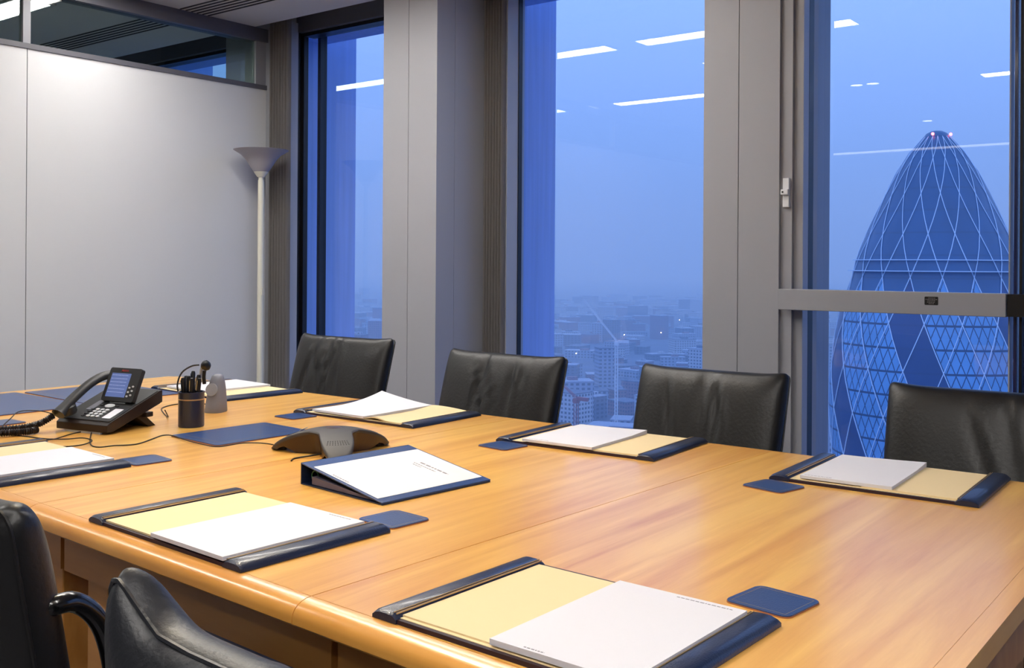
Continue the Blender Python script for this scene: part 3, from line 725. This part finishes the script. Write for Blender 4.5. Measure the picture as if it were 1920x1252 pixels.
# handset
hp = [(0.030, -0.020, 0.050), (0.031, 0.000, 0.066), (0.032, 0.035, 0.092), (0.033, 0.085, 0.122), (0.033, 0.130, 0.138), (0.033, 0.170, 0.140), (0.033, 0.195, 0.128)]
hp = smooth_path(hp, 5)
hd = obj('handset', tube(hp, lambda t: 0.0165 + 0.0065 * (abs(2 * t - 1) ** 3), 16, flat=0.72), M_['phone'], ph, smooth=60)
obj('ear_cup', lathe([(0, -0.016), (0.019, -0.016), (0.022, -0.010), (0.021, 0.006), (0.012, 0.012), (0, 0.013)], 24), M_['phone'], hd, smooth=True, loc=(0.032, 0.012, 0.062)).rotation_euler = (SL, 0, 0)
obj('ear_cup', lathe([(0, -0.018), (0.019, -0.018), (0.022, -0.010), (0.021, 0.006), (0.012, 0.012), (0, 0.013)], 24), M_['phone'], hd, smooth=True, loc=(0.033, 0.182, 0.126)).rotation_euler = (SL, 0, 0)
# stand under the back
bm = bmesh.new()
v = [(0.10, 0.044), (0.13, 0.050), (0.19, 0.0), (0.165, 0.0)]
a_ = [bm.verts.new((0.02, y, z)) for y, z in v]; b_ = [bm.verts.new((PW - 0.012, y, z)) for y, z in v]
bm.faces.new(a_); bm.faces.new(b_[::-1])
for i in range(4): bm.faces.new((a_[i], b_[i], b_[(i + 1) % 4], a_[(i + 1) % 4]))
obj('stand', bm, M_['phone_side'], ph)
obj('front_foot', box(0.03, PW - 0.03, 0.004, 0.012, 0.0, 0.006), M_['key'], ph)
obj('plug', box(PW - 0.02, PW + 0.004, 0.140, 0.165, 0.030, 0.044), M_['phone_side'], ph, bevel=0.002)

# cables lying on the table
def cable(name, pts, r, label, cat='cable', ribs=False):
    if not ribs: o = obj(name, tube(pts, r, 6, sub=6), M_['cable'], smooth='all')
    else:
        P = smooth_path(pts, 24); rads = [r * (1 + 0.22 * math.sin(i * 1.9)) for i in range(len(P))]
        o = obj(name, tube(P, rads, 8), M_['phone_side'], smooth=True)
    return tag(o, label, cat)
cz = TT + 0.0016
cable('phone_cable', [(-2.60, 1.53, cz + .03), (-2.60, 1.48, cz + .004), (-2.555, 1.445, cz), (-2.427, 1.373, cz), (-2.377, 1.366, cz), (-2.367, 1.403, cz), (-2.348, 1.429, cz), (-2.346, 1.461, cz), (-2.387, 1.53, cz), (-2.402, 1.565, cz + .001), (-2.373, 1.575, cz + .0022), (-2.282, 1.556, cz + .0025), (-2.195, 1.547, cz + .0025), (-2.14, 1.555, cz + .0025), (-2.135, 1.625, cz + .0025), (-2.095, 1.668, cz), (-2.03, 1.66, cz)], 0.0016, 'thin black cable wandering from the telephone to the conference phone')
cable('looped_cable', [(-2.63, 1.47, cz), (-2.617, 1.426, cz), (-2.577, 1.361, cz), (-2.568, 1.327, cz), (-2.49, 1.301, cz), (-2.45, 1.314, cz), (-2.440, 1.356, cz), (-2.46, 1.395, cz + .003), (-2.517, 1.401, cz + .003), (-2.535, 1.362, cz + .003), (-2.60, 1.34, cz), (-2.68, 1.325, cz), (-2.80, 1.29, cz)], 0.0016, 'thin black cable forming a loop in front of the telephone')
cable('headset_cable', [(-2.60, 1.70, cz + .035), (-2.66, 1.75, cz + .004), (-2.76, 1.80, cz), (-2.86, 1.86, cz), (-2.90, 1.94, cz), (-2.86, 2.0, cz), (-2.77, 1.99, cz), (-2.715, 1.955, cz + .002)], 0.0018, 'thin black cable from the telephone to the headset cradle')
cable('small_cable', [(-2.83, 1.33, cz), (-2.87, 1.38, cz + .02), (-2.93, 1.44, cz + .030), (-2.90, 1.50, cz + .024), (-2.80, 1.50, cz + .008), (-2.735, 1.47, cz)], 0.0016, 'thin black cable arching over the coaster left of the telephone')
cable('conference_cable', [(-1.868, 1.560, cz), (-1.885, 1.585, cz), (-1.87, 1.61, cz + .003), (-1.86, 1.64, cz + .005), (-1.865, 1.66, cz + .006)], 0.0020, 'short black cable hanging out under the conference phone')
cable('handset_cord', [(-2.690, 1.412, TT + 0.046), (-2.71, 1.388, TT + 0.026), (-2.745, 1.36, TT + 0.014), (-2.775, 1.31, TT + 0.0115), (-2.80, 1.25, TT + 0.0115), (-2.82, 1.20, TT + 0.0115)], 0.0085, 'thick coiled handset cord running to the left picture edge', 'cord', True)
cable('coiled_cord', [(-2.775, 1.225, TT + 0.011), (-2.742, 1.262, TT + 0.0105), (-2.712, 1.298, TT + 0.0105), (-2.695, 1.335, TT + 0.0105), (-2.698, 1.372, TT + 0.0105)], 0.0085, 'short end of coiled cord lying below the thick handset cord', 'cord', True)

# ------------------------------------------------------------------ office chairs
def cushion(w, h, t, wrinkles, seed, ears=0.0, nu=56, nv=44, rcorner=0.034):
    """padded leather cushion, standing in the xz plane, soft edges, creases in the leather"""
    rnd = random.Random(seed); cre = []
    for k in range(wrinkles):
        cre.append((rnd.uniform(-.55, .55), rnd.uniform(.2, .9), rnd.uniform(-0.9, 0.5), rnd.uniform(.02, .055), rnd.uniform(.004, .011)))
    bm = bmesh.new()
    def P(i, j, s):
        u = math.sin((i / nu * 2 - 1) * PI / 2); v = math.sin((j / nv * 2 - 1) * PI / 2)
        e = max(0, 1 - abs(u) ** 7) ** 0.45 * max(0, 1 - abs(v) ** 7) ** 0.45
        x = u * w / 2 * (1 - 0.012 * (1 - abs(v)) ** 2); z = v * h / 2
        z += ears * math.exp(-((1 - abs(u)) / 0.22) ** 2) * (v + 1) / 2
        rcn = rcorner; dx, dz = abs(u) * w / 2 - (w / 2 - rcn), abs(v) * h / 2 - (h / 2 - rcn)
        if dx > 0 and dz > 0:       # rounded corner
            q = max(dx, dz) / max(1e-6, math.hypot(dx, dz)); x -= math.copysign(dx * (1 - q), u); z -= math.copysign(dz * (1 - q), v)
        rx = 0.014
        y = s * t / 2 * e * (1 + 0.12 * math.cos(u * PI / 2) * math.cos(v * PI / 2))
        if s < 0:
            for (a, b, sl, wd, dp) in cre:
                dd = (u - a - (v - 0.6) * sl * 0.5); g = math.exp(-(dd / wd) ** 2) * math.exp(-((v - b) / 0.45) ** 2)
                y += dp * g * e - dp * 0.6 * math.exp(-((dd - wd * 1.6) / wd) ** 2) * math.exp(-((v - b) / 0.45) ** 2) * e
        return (x, y, z)
    A = [[bm.verts.new(P(i, j, -1)) for i in range(nu + 1)] for j in range(nv + 1)]
    B = [[A[j][i] if (i in (0, nu) or j in (0, nv)) else bm.verts.new(P(i, j, 1)) for i in range(nu + 1)] for j in range(nv + 1)]
    for j in range(nv):
        for i in range(nu):
            bm.faces.new((A[j][i], A[j][i + 1], A[j + 1][i + 1], A[j + 1][i]))
            try: bm.faces.new((B[j][i], B[j + 1][i], B[j + 1][i + 1], B[j][i + 1]))
            except ValueError: pass
    return bm
def chair(label, seed, far_side, near_high=False, arm_out=0.012, rcorner=0.014, wrinkles=6, w=0.49, thick=0.085, recline=16, ears=0.006, lm='leather', top=0.905):
    t = thing('office_chair', label, 'chair', (0, 0, 0), 0, 'black leather office chairs')
    zb, zt = 0.44, top; hh = (zt - zb); rc = math.radians(recline)
    # local +y points to the table, the back stands at y=-0.25
    bk = obj('backrest', cushion(w, hh / math.cos(rc), thick, wrinkles, seed, ears, rcorner=rcorner), M_[lm], t, smooth='all')
    bk.rotation_euler = (rc, 0, PI) if True else (0, 0, 0)
    bk.rotation_mode = 'XYZ'
    # face of the cushion (-y in its own frame) must look to +y: turn by 180 degrees, top leaning to -y
    m = Matrix.Translation((0, -0.245, (zb + zt) / 2)) @ Matrix.Rotation(rc, 4, 'X') @ Matrix.Rotation(PI, 4, 'Z')
    bk.matrix_local = m
    nu = 40; loop = []
    hq = hh / math.cos(rc); rq = rcorner
    for x, z in rrect(w * 0.99, hq * 0.99, rq, 4):
        u = x / (w / 2); loop.append((x, 0.014, z + ears * math.exp(-((1 - min(1, abs(u))) / 0.22) ** 2) * (z / (hq / 2) + 1) / 2))
    full = []
    for k, p in enumerate(loop):
        q = loop[(k + 1) % len(loop)]; nn = 8 if math.hypot(p[0] - q[0], p[2] - q[2]) > 0.1 else 1
        for m_ in range(nn):
            t_ = m_ / nn; x = p[0] + (q[0] - p[0]) * t_; z0 = p[2] + (q[2] - p[2]) * t_
            if nn > 1 and abs(p[2] - q[2]) < 0.02 and p[2] > 0:
                z0 = hq * 0.495 + ears * math.exp(-((1 - min(1, abs(x / (w / 2)))) / 0.22) ** 2)
            full.append((x, 0.014, z0))
    loop = full + [full[0]]
    obj('piping', tube(loop, 0.0028, 6, sub=1), M_[lm], bk, smooth=True)
    st = obj('seat', cushion(0.47 if near_high else 0.50, 0.42 if near_high else 0.48, 0.10, 3, seed + 5), M_[lm], t, smooth='all')
    st.matrix_local = Matrix.Translation((0, -0.065 if near_high else 0.02, 0.425)) @ Matrix.Rotation(PI / 2 - 0.05, 4, 'X') @ Matrix.Rotation(PI, 4, 'Z')
    az = 0.815 if near_high else 0.66
    for s in (-1, 1):
        x = s * (w / 2 + arm_out)
        if near_high:
            pts = [(x - s * 0.03, -0.262, 0.780), (x, -0.245, 0.790), (x, -0.212, 0.786), (x, -0.180, 0.752), (x, -0.162, 0.69), (x, -0.155, 0.60), (x, -0.148, 0.35), (x, -0.125, 0.10), (x, -0.05, 0.018), (x, 0.05, 0.0135), (x, 0.10, 0.0135), (x, -0.02, 0.0125), (x, -0.27, 0.0135)]
        else:
            pts = [(x, -0.27, 0.47), (x, -0.285, 0.52), (x, -0.27, 0.558), (x, -0.20, 0.570), (x, -0.10, 0.56), (x, -0.03, 0.50), (x, -0.005, 0.40), (x, 0.03, 0.20), (x, 0.10, 0.05), (x, 0.16, 0.014), (x, 0.05, 0.0135), (x, -0.20, 0.0135), (x, -0.29, 0.0135)]
        obj('arm_frame', tube(pts, 0.0125, 12, sub=5), M_['tube'], t, smooth='all')
    xx = w / 2 + arm_out
    obj('floor_bar', tube([(-xx, -0.28, 0.0135), (0, -0.28, 0.0135), (xx, -0.28, 0.0135)], 0.012, 10), M_['tube'], t, smooth='all')
    obj('seat_bar', tube([(-xx, -0.04, 0.39), (0, -0.04, 0.37), (xx, -0.04, 0.39)], 0.011, 10, sub=3), M_['tube'], t, smooth='all')
    obj('back_bar', tube([(-xx, -0.275, 0.56), (0, -0.262, 0.56), (xx, -0.275, 0.56)], 0.010, 10, sub=3), M_['tube'], t, smooth='all')
    return t
FAR = [(-2.895, 2.385, 2.0, 13, 'black leather chair with a creased back in front of the left window', 11, 0.49, 0.912),
       (-2.045, 2.285, -1.5, 11, 'black leather chair in front of the grey pier and the middle window', 23, 0.485, 0.905),
       (-1.308, 2.32, 0.5, 6, 'black leather chair below the guard rail end, third along the windows', 37, 0.455, 0.90),
       (-0.570, 2.37, 2.0, 2, 'black leather chair cut by the right picture edge, in front of the domed tower', 41, 0.49, 0.895)]
for x, y, a, wr, lb, sd, w, tp in FAR:
    t = chair(lb, sd, True, wrinkles=wr, w=w, top=tp); t.location = (x, y, 0); t.rotation_euler.z = PI + math.radians(a)
t = chair('black leather chair seen from behind at the bottom left, with a seamed back', 51, False, near_high=True, wrinkles=2, w=0.47, thick=0.10, recline=6, ears=0.054, lm='leather_n', top=0.857, arm_out=-0.045, rcorner=0.03)
t.location = (-0.657, 0.805, 0); t.rotation_euler.z = math.radians(-2)
t = chair('black leather chair cut by the left picture edge, with a curved black arm', 61, False, near_high=True, wrinkles=2, w=0.47, thick=0.10, recline=10, ears=0.008, top=0.912, arm_out=-0.012, rcorner=0.03)
t.location = (-1.394, 0.845, 0); t.rotation_euler.z = math.radians(2)

# ------------------------------------------------------------------ floor lamp
fl = thing('floor_lamp', 'cream floor lamp with a frosted bowl shade in the corner', 'floor lamp', (-4.497, 3.53, 0))
obj('base', lathe([(0, 0), (0.14, 0), (0.145, 0.006), (0.13, 0.018), (0.03, 0.028), (0.018, 0.04), (0, 0.04)], 40), M_['pole'], fl, smooth=35)
obj('pole', lathe([(0.0165, 0.03), (0.0165, 1.655), (0, 1.655), (0, 0.03)], 24), M_['pole'], fl, smooth=35)
obj('collar', lathe([(0.0, 1.655), (0.013, 1.655), (0.013, 1.67), (0.020, 1.672), (0.034, 1.690), (0.043, 1.706), (0.040, 1.712), (0, 1.712)], 32), M_['pole'], fl, smooth=35)
prof = [(0.040, 1.700), (0.052, 1.716), (0.064, 1.735), (0.082, 1.765), (0.108, 1.793), (0.148, 1.818), (0.150, 1.820), (0.145, 1.821), (0.104, 1.798), (0.078, 1.770), (0.060, 1.740), (0.047, 1.719), (0.0, 1.712)]
obj('shade', lathe(prof, 48), M_['shade'], fl, smooth=50)
obj('switch', box(0.014, 0.022, -0.006, 0.006, 1.02, 1.06), M_['pole'], fl, bevel=0.002)

# ------------------------------------------------------------------ outside: the domed glass tower
GZ = -142.0                                        # street level below the camera
TW = (-78.9, 295.7)
PROFILE = [(36.3, 3.4), (32.3, 6.9), (26.3, 10.6), (19.3, 13.9), (11.1, 17.6), (2.8, 20.9), (-2.7, 22.3), (-12.5, 25.3), (-20.3, 27.0), (-30, 28.2), (-40, 28.4), (-52, 27.7), (-70, 26.8), (-100, 25.5), (-143, 24.0)]
def prof_r(z):
    P = PROFILE
    for (z0, r0), (z1, r1) in zip(P, P[1:]):
        if z <= z0 and z >= z1: return r0 + (r1 - r0) * (z0 - z) / (z0 - z1)
    return P[0][1] if z > P[0][0] else P[-1][1]
LEV = [36.3, 29.8, 19.8, 8.7, -2.8, -14.9, -27.2, -39.6, -52, -64.4, -76.8, -89, -101, -113]
NN = 18
def facade(name, base, dark, rough, met, lattice):
    """tower glazing: floor lines and a fine diamond lattice drawn by the panes themselves"""
    m = mat(name, base, rough, metal=met); n = m.node_tree; b = n.nodes['Principled BSDF']
    t = n.nodes.new('ShaderNodeTexCoord'); sp = n.nodes.new('ShaderNodeSeparateXYZ'); n.links.new(t.outputs['Object'], sp.inputs[0])
    def mth(op, a, b_=None, c=None):
        o = n.nodes.new('ShaderNodeMath'); o.operation = op
        for i, v in enumerate((a, b_, c)):
            if v is None: continue
            if isinstance(v, (int, float)): o.inputs[i].default_value = v
            else: n.links.new(v, o.inputs[i])
        return o.outputs[0]
    ang = mth('ARCTAN2', sp.outputs['Y'], sp.outputs['X']); z = sp.outputs['Z']
    k = NN * 4 / (2 * PI)
    def line(expr, w): return mth('LESS_THAN', mth('ABSOLUTE', mth('SUBTRACT', mth('FRACT', expr), 0.5)), w)
    fl = line(mth('DIVIDE', z, 6.1), 0.045)
    zz = mth('MULTIPLY', z, 4 / 24.7)
    d1 = line(mth('ADD', mth('MULTIPLY', ang, k), zz), 0.055); d2 = line(mth('SUBTRACT', mth('MULTIPLY', ang, k), zz), 0.055)
    tot = mth('MAXIMUM', fl, mth('MAXIMUM', d1, d2)) if lattice else mth('MULTIPLY', fl, 0.35)
    no = n.nodes.new('ShaderNodeTexNoise'); no.inputs['Scale'].default_value = 0.12; n.links.new(t.outputs['Object'], no.inputs['Vector'])
    m1 = n.nodes.new('ShaderNodeMix'); m1.data_type = 'RGBA'; c = srgb(base)
    m1.inputs[6].default_value = (*[x * 0.7 for x in c], 1); m1.inputs[7].default_value = (*[min(1, x * 1.25) for x in c], 1); n.links.new(no.outputs[0], m1.inputs[0])
    mx = n.nodes.new('ShaderNodeMix'); mx.data_type = 'RGBA'; mx.inputs[7].default_value = (*srgb(dark), 1)
    n.links.new(tot, mx.inputs[0]); n.links.new(m1.outputs[2], mx.inputs[6]); n.links.new(mx.outputs[2], b.inputs['Base Color'])
    return m
T_DARK = facade('tower_dark_glass', '1f5480', '153a5a', 0.35, 0.0, False)
T_NAVY = facade('tower_spiral_glass', '143c70', '10305a', 0.3, 0.0, False)
T_LITE = facade('tower_clear_glass', '6ba0cc', '173c62', 0.3, 0.0, True)
T_LINE = mat('tower_white_ribs', 'd6e2f0', 0.5)
tw = thing('domed_tower', 'tall domed glass tower with white diamond ribs, outside the right window', 'skyscraper', (TW[0], TW[1], 1.2))
ROT = math.atan2(-TW[1], -TW[0]) + math.radians(4)
def node(i, k): a = ROT + (2 * k + i) * PI / NN; z = LEV[i]; r = prof_r(z); return a, z, r
def pt(a, z, dr=0.0): r = prof_r(z) + dr; return Vector((r * math.cos(a), r * math.sin(a), z))
bm_d, bm_n, bm_l = bmesh.new(), bmesh.new(), bmesh.new()
def patch(bm, a0, z_top, z_mid, z_bot, half, upper=True, lower=True):
    """one diamond pane following the tower's curve"""
    rows = []
    zs = []
    if upper: zs += [z_top + (z_mid - z_top) * i / 5 for i in range(6)]
    if lower: zs += [z_mid + (z_bot - z_mid) * i / 5 for i in range(0 if not upper else 1, 6)]
    for z in zs:
        h = half * ((z_top - z) / (z_top - z_mid)) if z >= z_mid else half * ((z - z_bot) / (z_mid - z_bot))
        rows.append([bm.verts.new(pt(a0 + h * (j / 2 - 1), z)) for j in range(5)])
    for a, b in zip(rows, rows[1:]):
        for j in range(4): bm.faces.new((a[j], a[j + 1], b[j + 1], b[j]))
for i in range(1, len(LEV) - 1):
    for k in range(NN):
        a, z, r = node(i, k)
        # dark spiral bands, two clear diamonds wide between; all dark above the upper ledges
        if i <= 4: bm = bm_d
        else: bm = bm_n if k % 3 == 2 else bm_l
        patch(bm, a + PI / NN, LEV[i - 1], LEV[i], LEV[i + 1], PI / NN)
obj('upper_glazing', bm_d, T_DARK, tw, smooth='all'); obj('spiral_glazing', bm_n, T_NAVY, tw, smooth='all'); obj('clear_glazing', bm_l, T_LITE, tw, smooth='all')
cap = obj('top_cap', lathe([(0, 38.2), (1.5, 38.0), (2.8, 37.3), (3.5, 36.3), (3.4, 35.9), (0, 35.9)], 36), T_DARK, tw, smooth=True)
obj('lower_shaft', lathe([(prof_r(z) - .4, z) for z in (-101, -120, -143)], 36), T_NAVY, tw, smooth=True)
# top band under the cap is closed by half panes
bm = bmesh.new()
for k in range(NN):
    a, z, r = node(0, k); patch(bm, a + PI / NN, LEV[0] + 6, LEV[0], LEV[1], PI / NN, upper=False)
obj('crown_glazing', bm, T_DARK, tw, smooth='all')
for s in (-1, 1):
    for k in range(NN):
        pts = []
        for i in range(len(LEV) - 1):
            a0 = ROT + (2 * k + s * i) * PI / NN; a1 = ROT + (2 * k + s * (i + 1)) * PI / NN
            for q in range(3):
                t_ = q / 3; z = LEV[i] + (LEV[i + 1] - LEV[i]) * t_; pts.append(pt(a0 + (a1 - a0) * t_, z, 0.2))
        obj('rib', tube(pts, lambda u: 0.08 + 0.06 * min(1, u * 3), 4), T_LINE, tw)
for z in (1.8, -1.2):
    obj('ledge', lathe([(prof_r(z) + 0.1, z + 0.12), (prof_r(z) + (1.6 if z < 0 else 1.0), z + 0.12), (prof_r(z) + (1.6 if z < 0 else 1.0), z - 0.12), (prof_r(z) + 0.1, z - 0.12)], 72), T_LINE, tw)
M_['beacon'] = mat('red_beacon', 'ff4040', 0.4, emit=((1.0, 0.12, 0.12), 9))
for a in (-0.35, 1.25):
    v = Vector((3.7 * math.cos(ROT + a), 3.7 * math.sin(ROT + a), 36.9))
    bm = bmesh.new(); bmesh.ops.create_uvsphere(bm, u_segments=10, v_segments=8, radius=0.42)
    obj('warning_beacon', bm, M_['beacon'], tw, smooth=True, loc=v)

# ------------------------------------------------------------------ outside: the city far below
M_['ground'] = mat('city_ground', '59647c', 0.9, noise=(0.02, 0.5))
struct('ground', prism([(-9000, 60), (6000, 60), (6000, 9000), (-9000, 9000)], GZ - 1, GZ), M_['ground'])
def block_mat(name, wall, win, sx, sz):
    m = mat(name, wall, 0.8); n = m.node_tree; b = n.nodes['Principled BSDF']
    t = n.nodes.new('ShaderNodeTexCoord'); sp = n.nodes.new('ShaderNodeSeparateXYZ'); n.links.new(t.outputs['Object'], sp.inputs[0])
    def m2(op, a, b_):
        o = n.nodes.new('ShaderNodeMath'); o.operation = op
        for i, v in enumerate((a, b_)):
            if isinstance(v, (int, float)): o.inputs[i].default_value = v
            else: n.links.new(v, o.inputs[i])
        return o.outputs[0]
    geo = n.nodes.new('ShaderNodeNewGeometry'); sn = n.nodes.new('ShaderNodeSeparateXYZ'); n.links.new(geo.outputs['Normal'], sn.inputs[0])
    u = m2('ADD', sp.outputs['X'], sp.outputs['Y'])
    a = m2('GREATER_THAN', m2('FRACT', m2('DIVIDE', u, sx), 0), 0.45); c = m2('GREATER_THAN', m2('FRACT', m2('DIVIDE', sp.outputs['Z'], sz), 0), 0.5)
    side = m2('LESS_THAN', sn.outputs['Z'], 0.5)
    f = m2('MULTIPLY', m2('MULTIPLY', a, c), side)
    mx = n.nodes.new('ShaderNodeMix'); mx.data_type = 'RGBA'; mx.inputs[6].default_value = (*srgb(wall), 1); mx.inputs[7].default_value = (*srgb(win), 1)
    n.links.new(f, mx.inputs[0]); n.links.new(mx.outputs[2], b.inputs['Base Color']); return m
BM = [block_mat('pale_block', 'b9bcc6', '3f4860', 4, 3.6), block_mat('brick_block', '8a6a74', '4a4560', 3.5, 3.5), block_mat('dark_block', '5b6680', '2f3a55', 6, 3.8), block_mat('stone_block', '9aa3b8', '49536e', 5, 4)]
M_['roof'] = mat('pale_roof', '9aa3b8', 0.8)
M_['roof_d'] = mat('dark_roof', '5f6880', 0.8)
M_['dot'] = mat('street_lamp_glow', 'fff0d0', 0.5, emit=((1.0, 0.85, 0.6), 30))
DESC = ['pale office block', 'brick block', 'dark office block', 'stone-coloured block']
rnd = random.Random(21)
placed = []
def city_block(x, y, w, d, h, mi, rot, label, group):
    t = thing('city_building', label, 'building', (x, y, GZ), rot, group)
    obj('walls', box(-w / 2, w / 2, -d / 2, d / 2, 0, h), BM[mi], t)
    obj('roof', box(-w / 2 - .4, w / 2 + .4, -d / 2 - .4, d / 2 + .4, h, h + 0.8), M_['roof' if rnd.random() < .6 else 'roof_d'], t)
    if rnd.random() < 0.6:
        a, b = rnd.uniform(-.25, .25) * w, rnd.uniform(-.25, .25) * d
        obj('plant_room', box(a - w * .15, a + w * .15, b - d * .15, b + d * .15, h + 0.8, h + 3.5), BM[(mi + 2) % 4], t)
    return t
def sector(n, px0, px1, d0, d1, where, group, hmin=9, hmax=26):
    tries = 0; c = 0
    while c < n and tries < 9000:
        tries += 1
        u = (rnd.uniform(px0, px1) - 960) / F_PX; dist = d0 * (d1 / d0) ** rnd.random()
        v = (fw + rt * u) * dist; x, y = v.x, v.y
        k = 0.6 + dist / 2500
        w, d = rnd.uniform(12, 38) * k, rnd.uniform(10, 28) * k; R = math.hypot(w, d) / 2
        if any(math.hypot(x - a, y - b) < R + r for a, b, r in placed): continue
        placed.append((x, y, R)); mi = rnd.randrange(4)
        near_far = 'near' if dist < 1100 else ('middle distance' if dist < 2200 else 'haze')
        city_block(x, y, w, d, rnd.uniform(hmin, hmax) * (1 + (rnd.random() < .12) * 1.0), mi, rnd.uniform(-.5, .9),
                   {'near': '%s close below %s', 'middle distance': '%s in the middle distance %s', 'haze': '%s far off in the haze %s'}[near_far] % (DESC[mi], where), '%s, %s, %s' % (group, near_far, DESC[mi])); c += 1
# cranes and a low pale hall first, so that blocks keep clear of them
def ahead(px, dist): v = (fw + rt * ((px - 960) / F_PX)) * dist; return v.x, v.y
CR = mat('crane_steel', 'd7dae2', 0.6); CRR = mat('red_crane_steel', '8c3a48', 0.6)
def crane(px, dist, top, jib, m, label, rot, lift=35):
    x, y = ahead(px, dist); placed.append((x, y, 10))
    t = thing('tower_crane', label, 'crane', (x, y, GZ), rot, None)
    bm = bmesh.new()
    for a, b in ((-1, -1), (1, -1), (1, 1), (-1, 1)): bx(bm, a - .2, a + .2, b - .2, b + .2, 0, top)
    for k in range(int(top / 3)):
        for s in (-1, 1): tube([(-1 * s, s, k * 3), (1 * s, s, k * 3 + 3)], .12, 4, bm); tube([(s, -1, k * 3), (s, 1, k * 3 + 3)], .12, 4, bm)
    obj('mast', bm, m, t); t['kind'] = 'thing'
    bm = bmesh.new(); e = Vector((jib * math.cos(math.radians(lift)), 0, jib * math.sin(math.radians(lift))))
    for dy, dz in ((-.7, 0), (.7, 0), (0, 1.3)): tube([(0, dy, top + dz), tuple(Vector((0, 0, top + dz)) + e + Vector((0, dy * 0, 0)))], .25, 4, bm)
    obj('jib', bm, m, t)
    obj('counter_jib', box(-10, -1, -1, 1, top - 1, top + 1.2), m, t); obj('cab', box(-1.6, 1.6, -1.6, 1.6, top - 3, top), m, t)
crane(1157, 800, 82, 42, CR, 'white luffing tower crane rising over the rooftops in the middle window', math.radians(200), 50)
crane(1082, 640, 58, 26, CRR, 'red tower crane low beside the second chair in the middle window', math.radians(170), 30)
x, y = ahead(1195, 760); placed.append((x, y, 48))
hall = thing('low_hall', 'low pale flat-roofed hall behind the white crane', 'building', (x, y, GZ), 0.3)
obj('walls', box(-38, 38, -22, 22, 0, 18), BM[0], hall); obj('roof', prism(rrect(80, 48, 4), 18, 19.5), M_['roof'], hall); obj('roof_light', box(-20, 8, -6, -2, 19.5, 20.6), M_['roof_d'], hall)
sector(190, 1015, 1340, 560, 4200, 'in the middle window', 'city blocks behind the middle window')
sector(46, 640, 735, 900, 4200, 'in the left window', 'city blocks behind the left window')
sector(36, 1530, 1660, 650, 4200, 'left of the tower in the right window', 'city blocks behind the right window')
for k in range(7):
    for _ in range(200):
        x, y = ahead(rnd.uniform(1045, 1310), rnd.uniform(700, 2400))
        if all(math.hypot(x - a, y - b) > r + 1.5 for a, b, r in placed): break
    placed.append((x, y, 1.5))
    bm = bmesh.new(); bmesh.ops.create_uvsphere(bm, u_segments=8, v_segments=6, radius=0.8)
    o = obj('street_lamp', bm, M_['dot'], smooth=True, loc=(x, y, GZ + 14)); tag(o, 'tiny lit street light among the city blocks in the middle window', 'street lamp', 'street lights')
    o2 = obj('lamp_post', tube([(0, 0, -14), (0, 0, -7), (0, 0, -.5)], 0.15, 6), M_['roof_d'], o)

# dusk haze lying over the city (a real scattering volume that begins outside the building)
hz_ = bpy.data.materials.new('dusk_haze'); hz_.use_nodes = True; n = hz_.node_tree; n.nodes.clear()
o_ = n.nodes.new('ShaderNodeOutputMaterial'); v_ = n.nodes.new('ShaderNodeVolumeScatter')
v_.inputs['Color'].default_value = (0.66, 0.82, 1.0, 1); v_.inputs['Density'].default_value = 0.00046; v_.inputs['Anisotropy'].default_value = 0.0
n.links.new(v_.outputs[0], o_.inputs['Volume'])
t = obj('haze', box(-8900, 5900, 40, 8900, GZ - 0.5, 500), hz_)
tag(t, 'blue dusk haze lying over the distant city', 'haze', None, 'stuff')
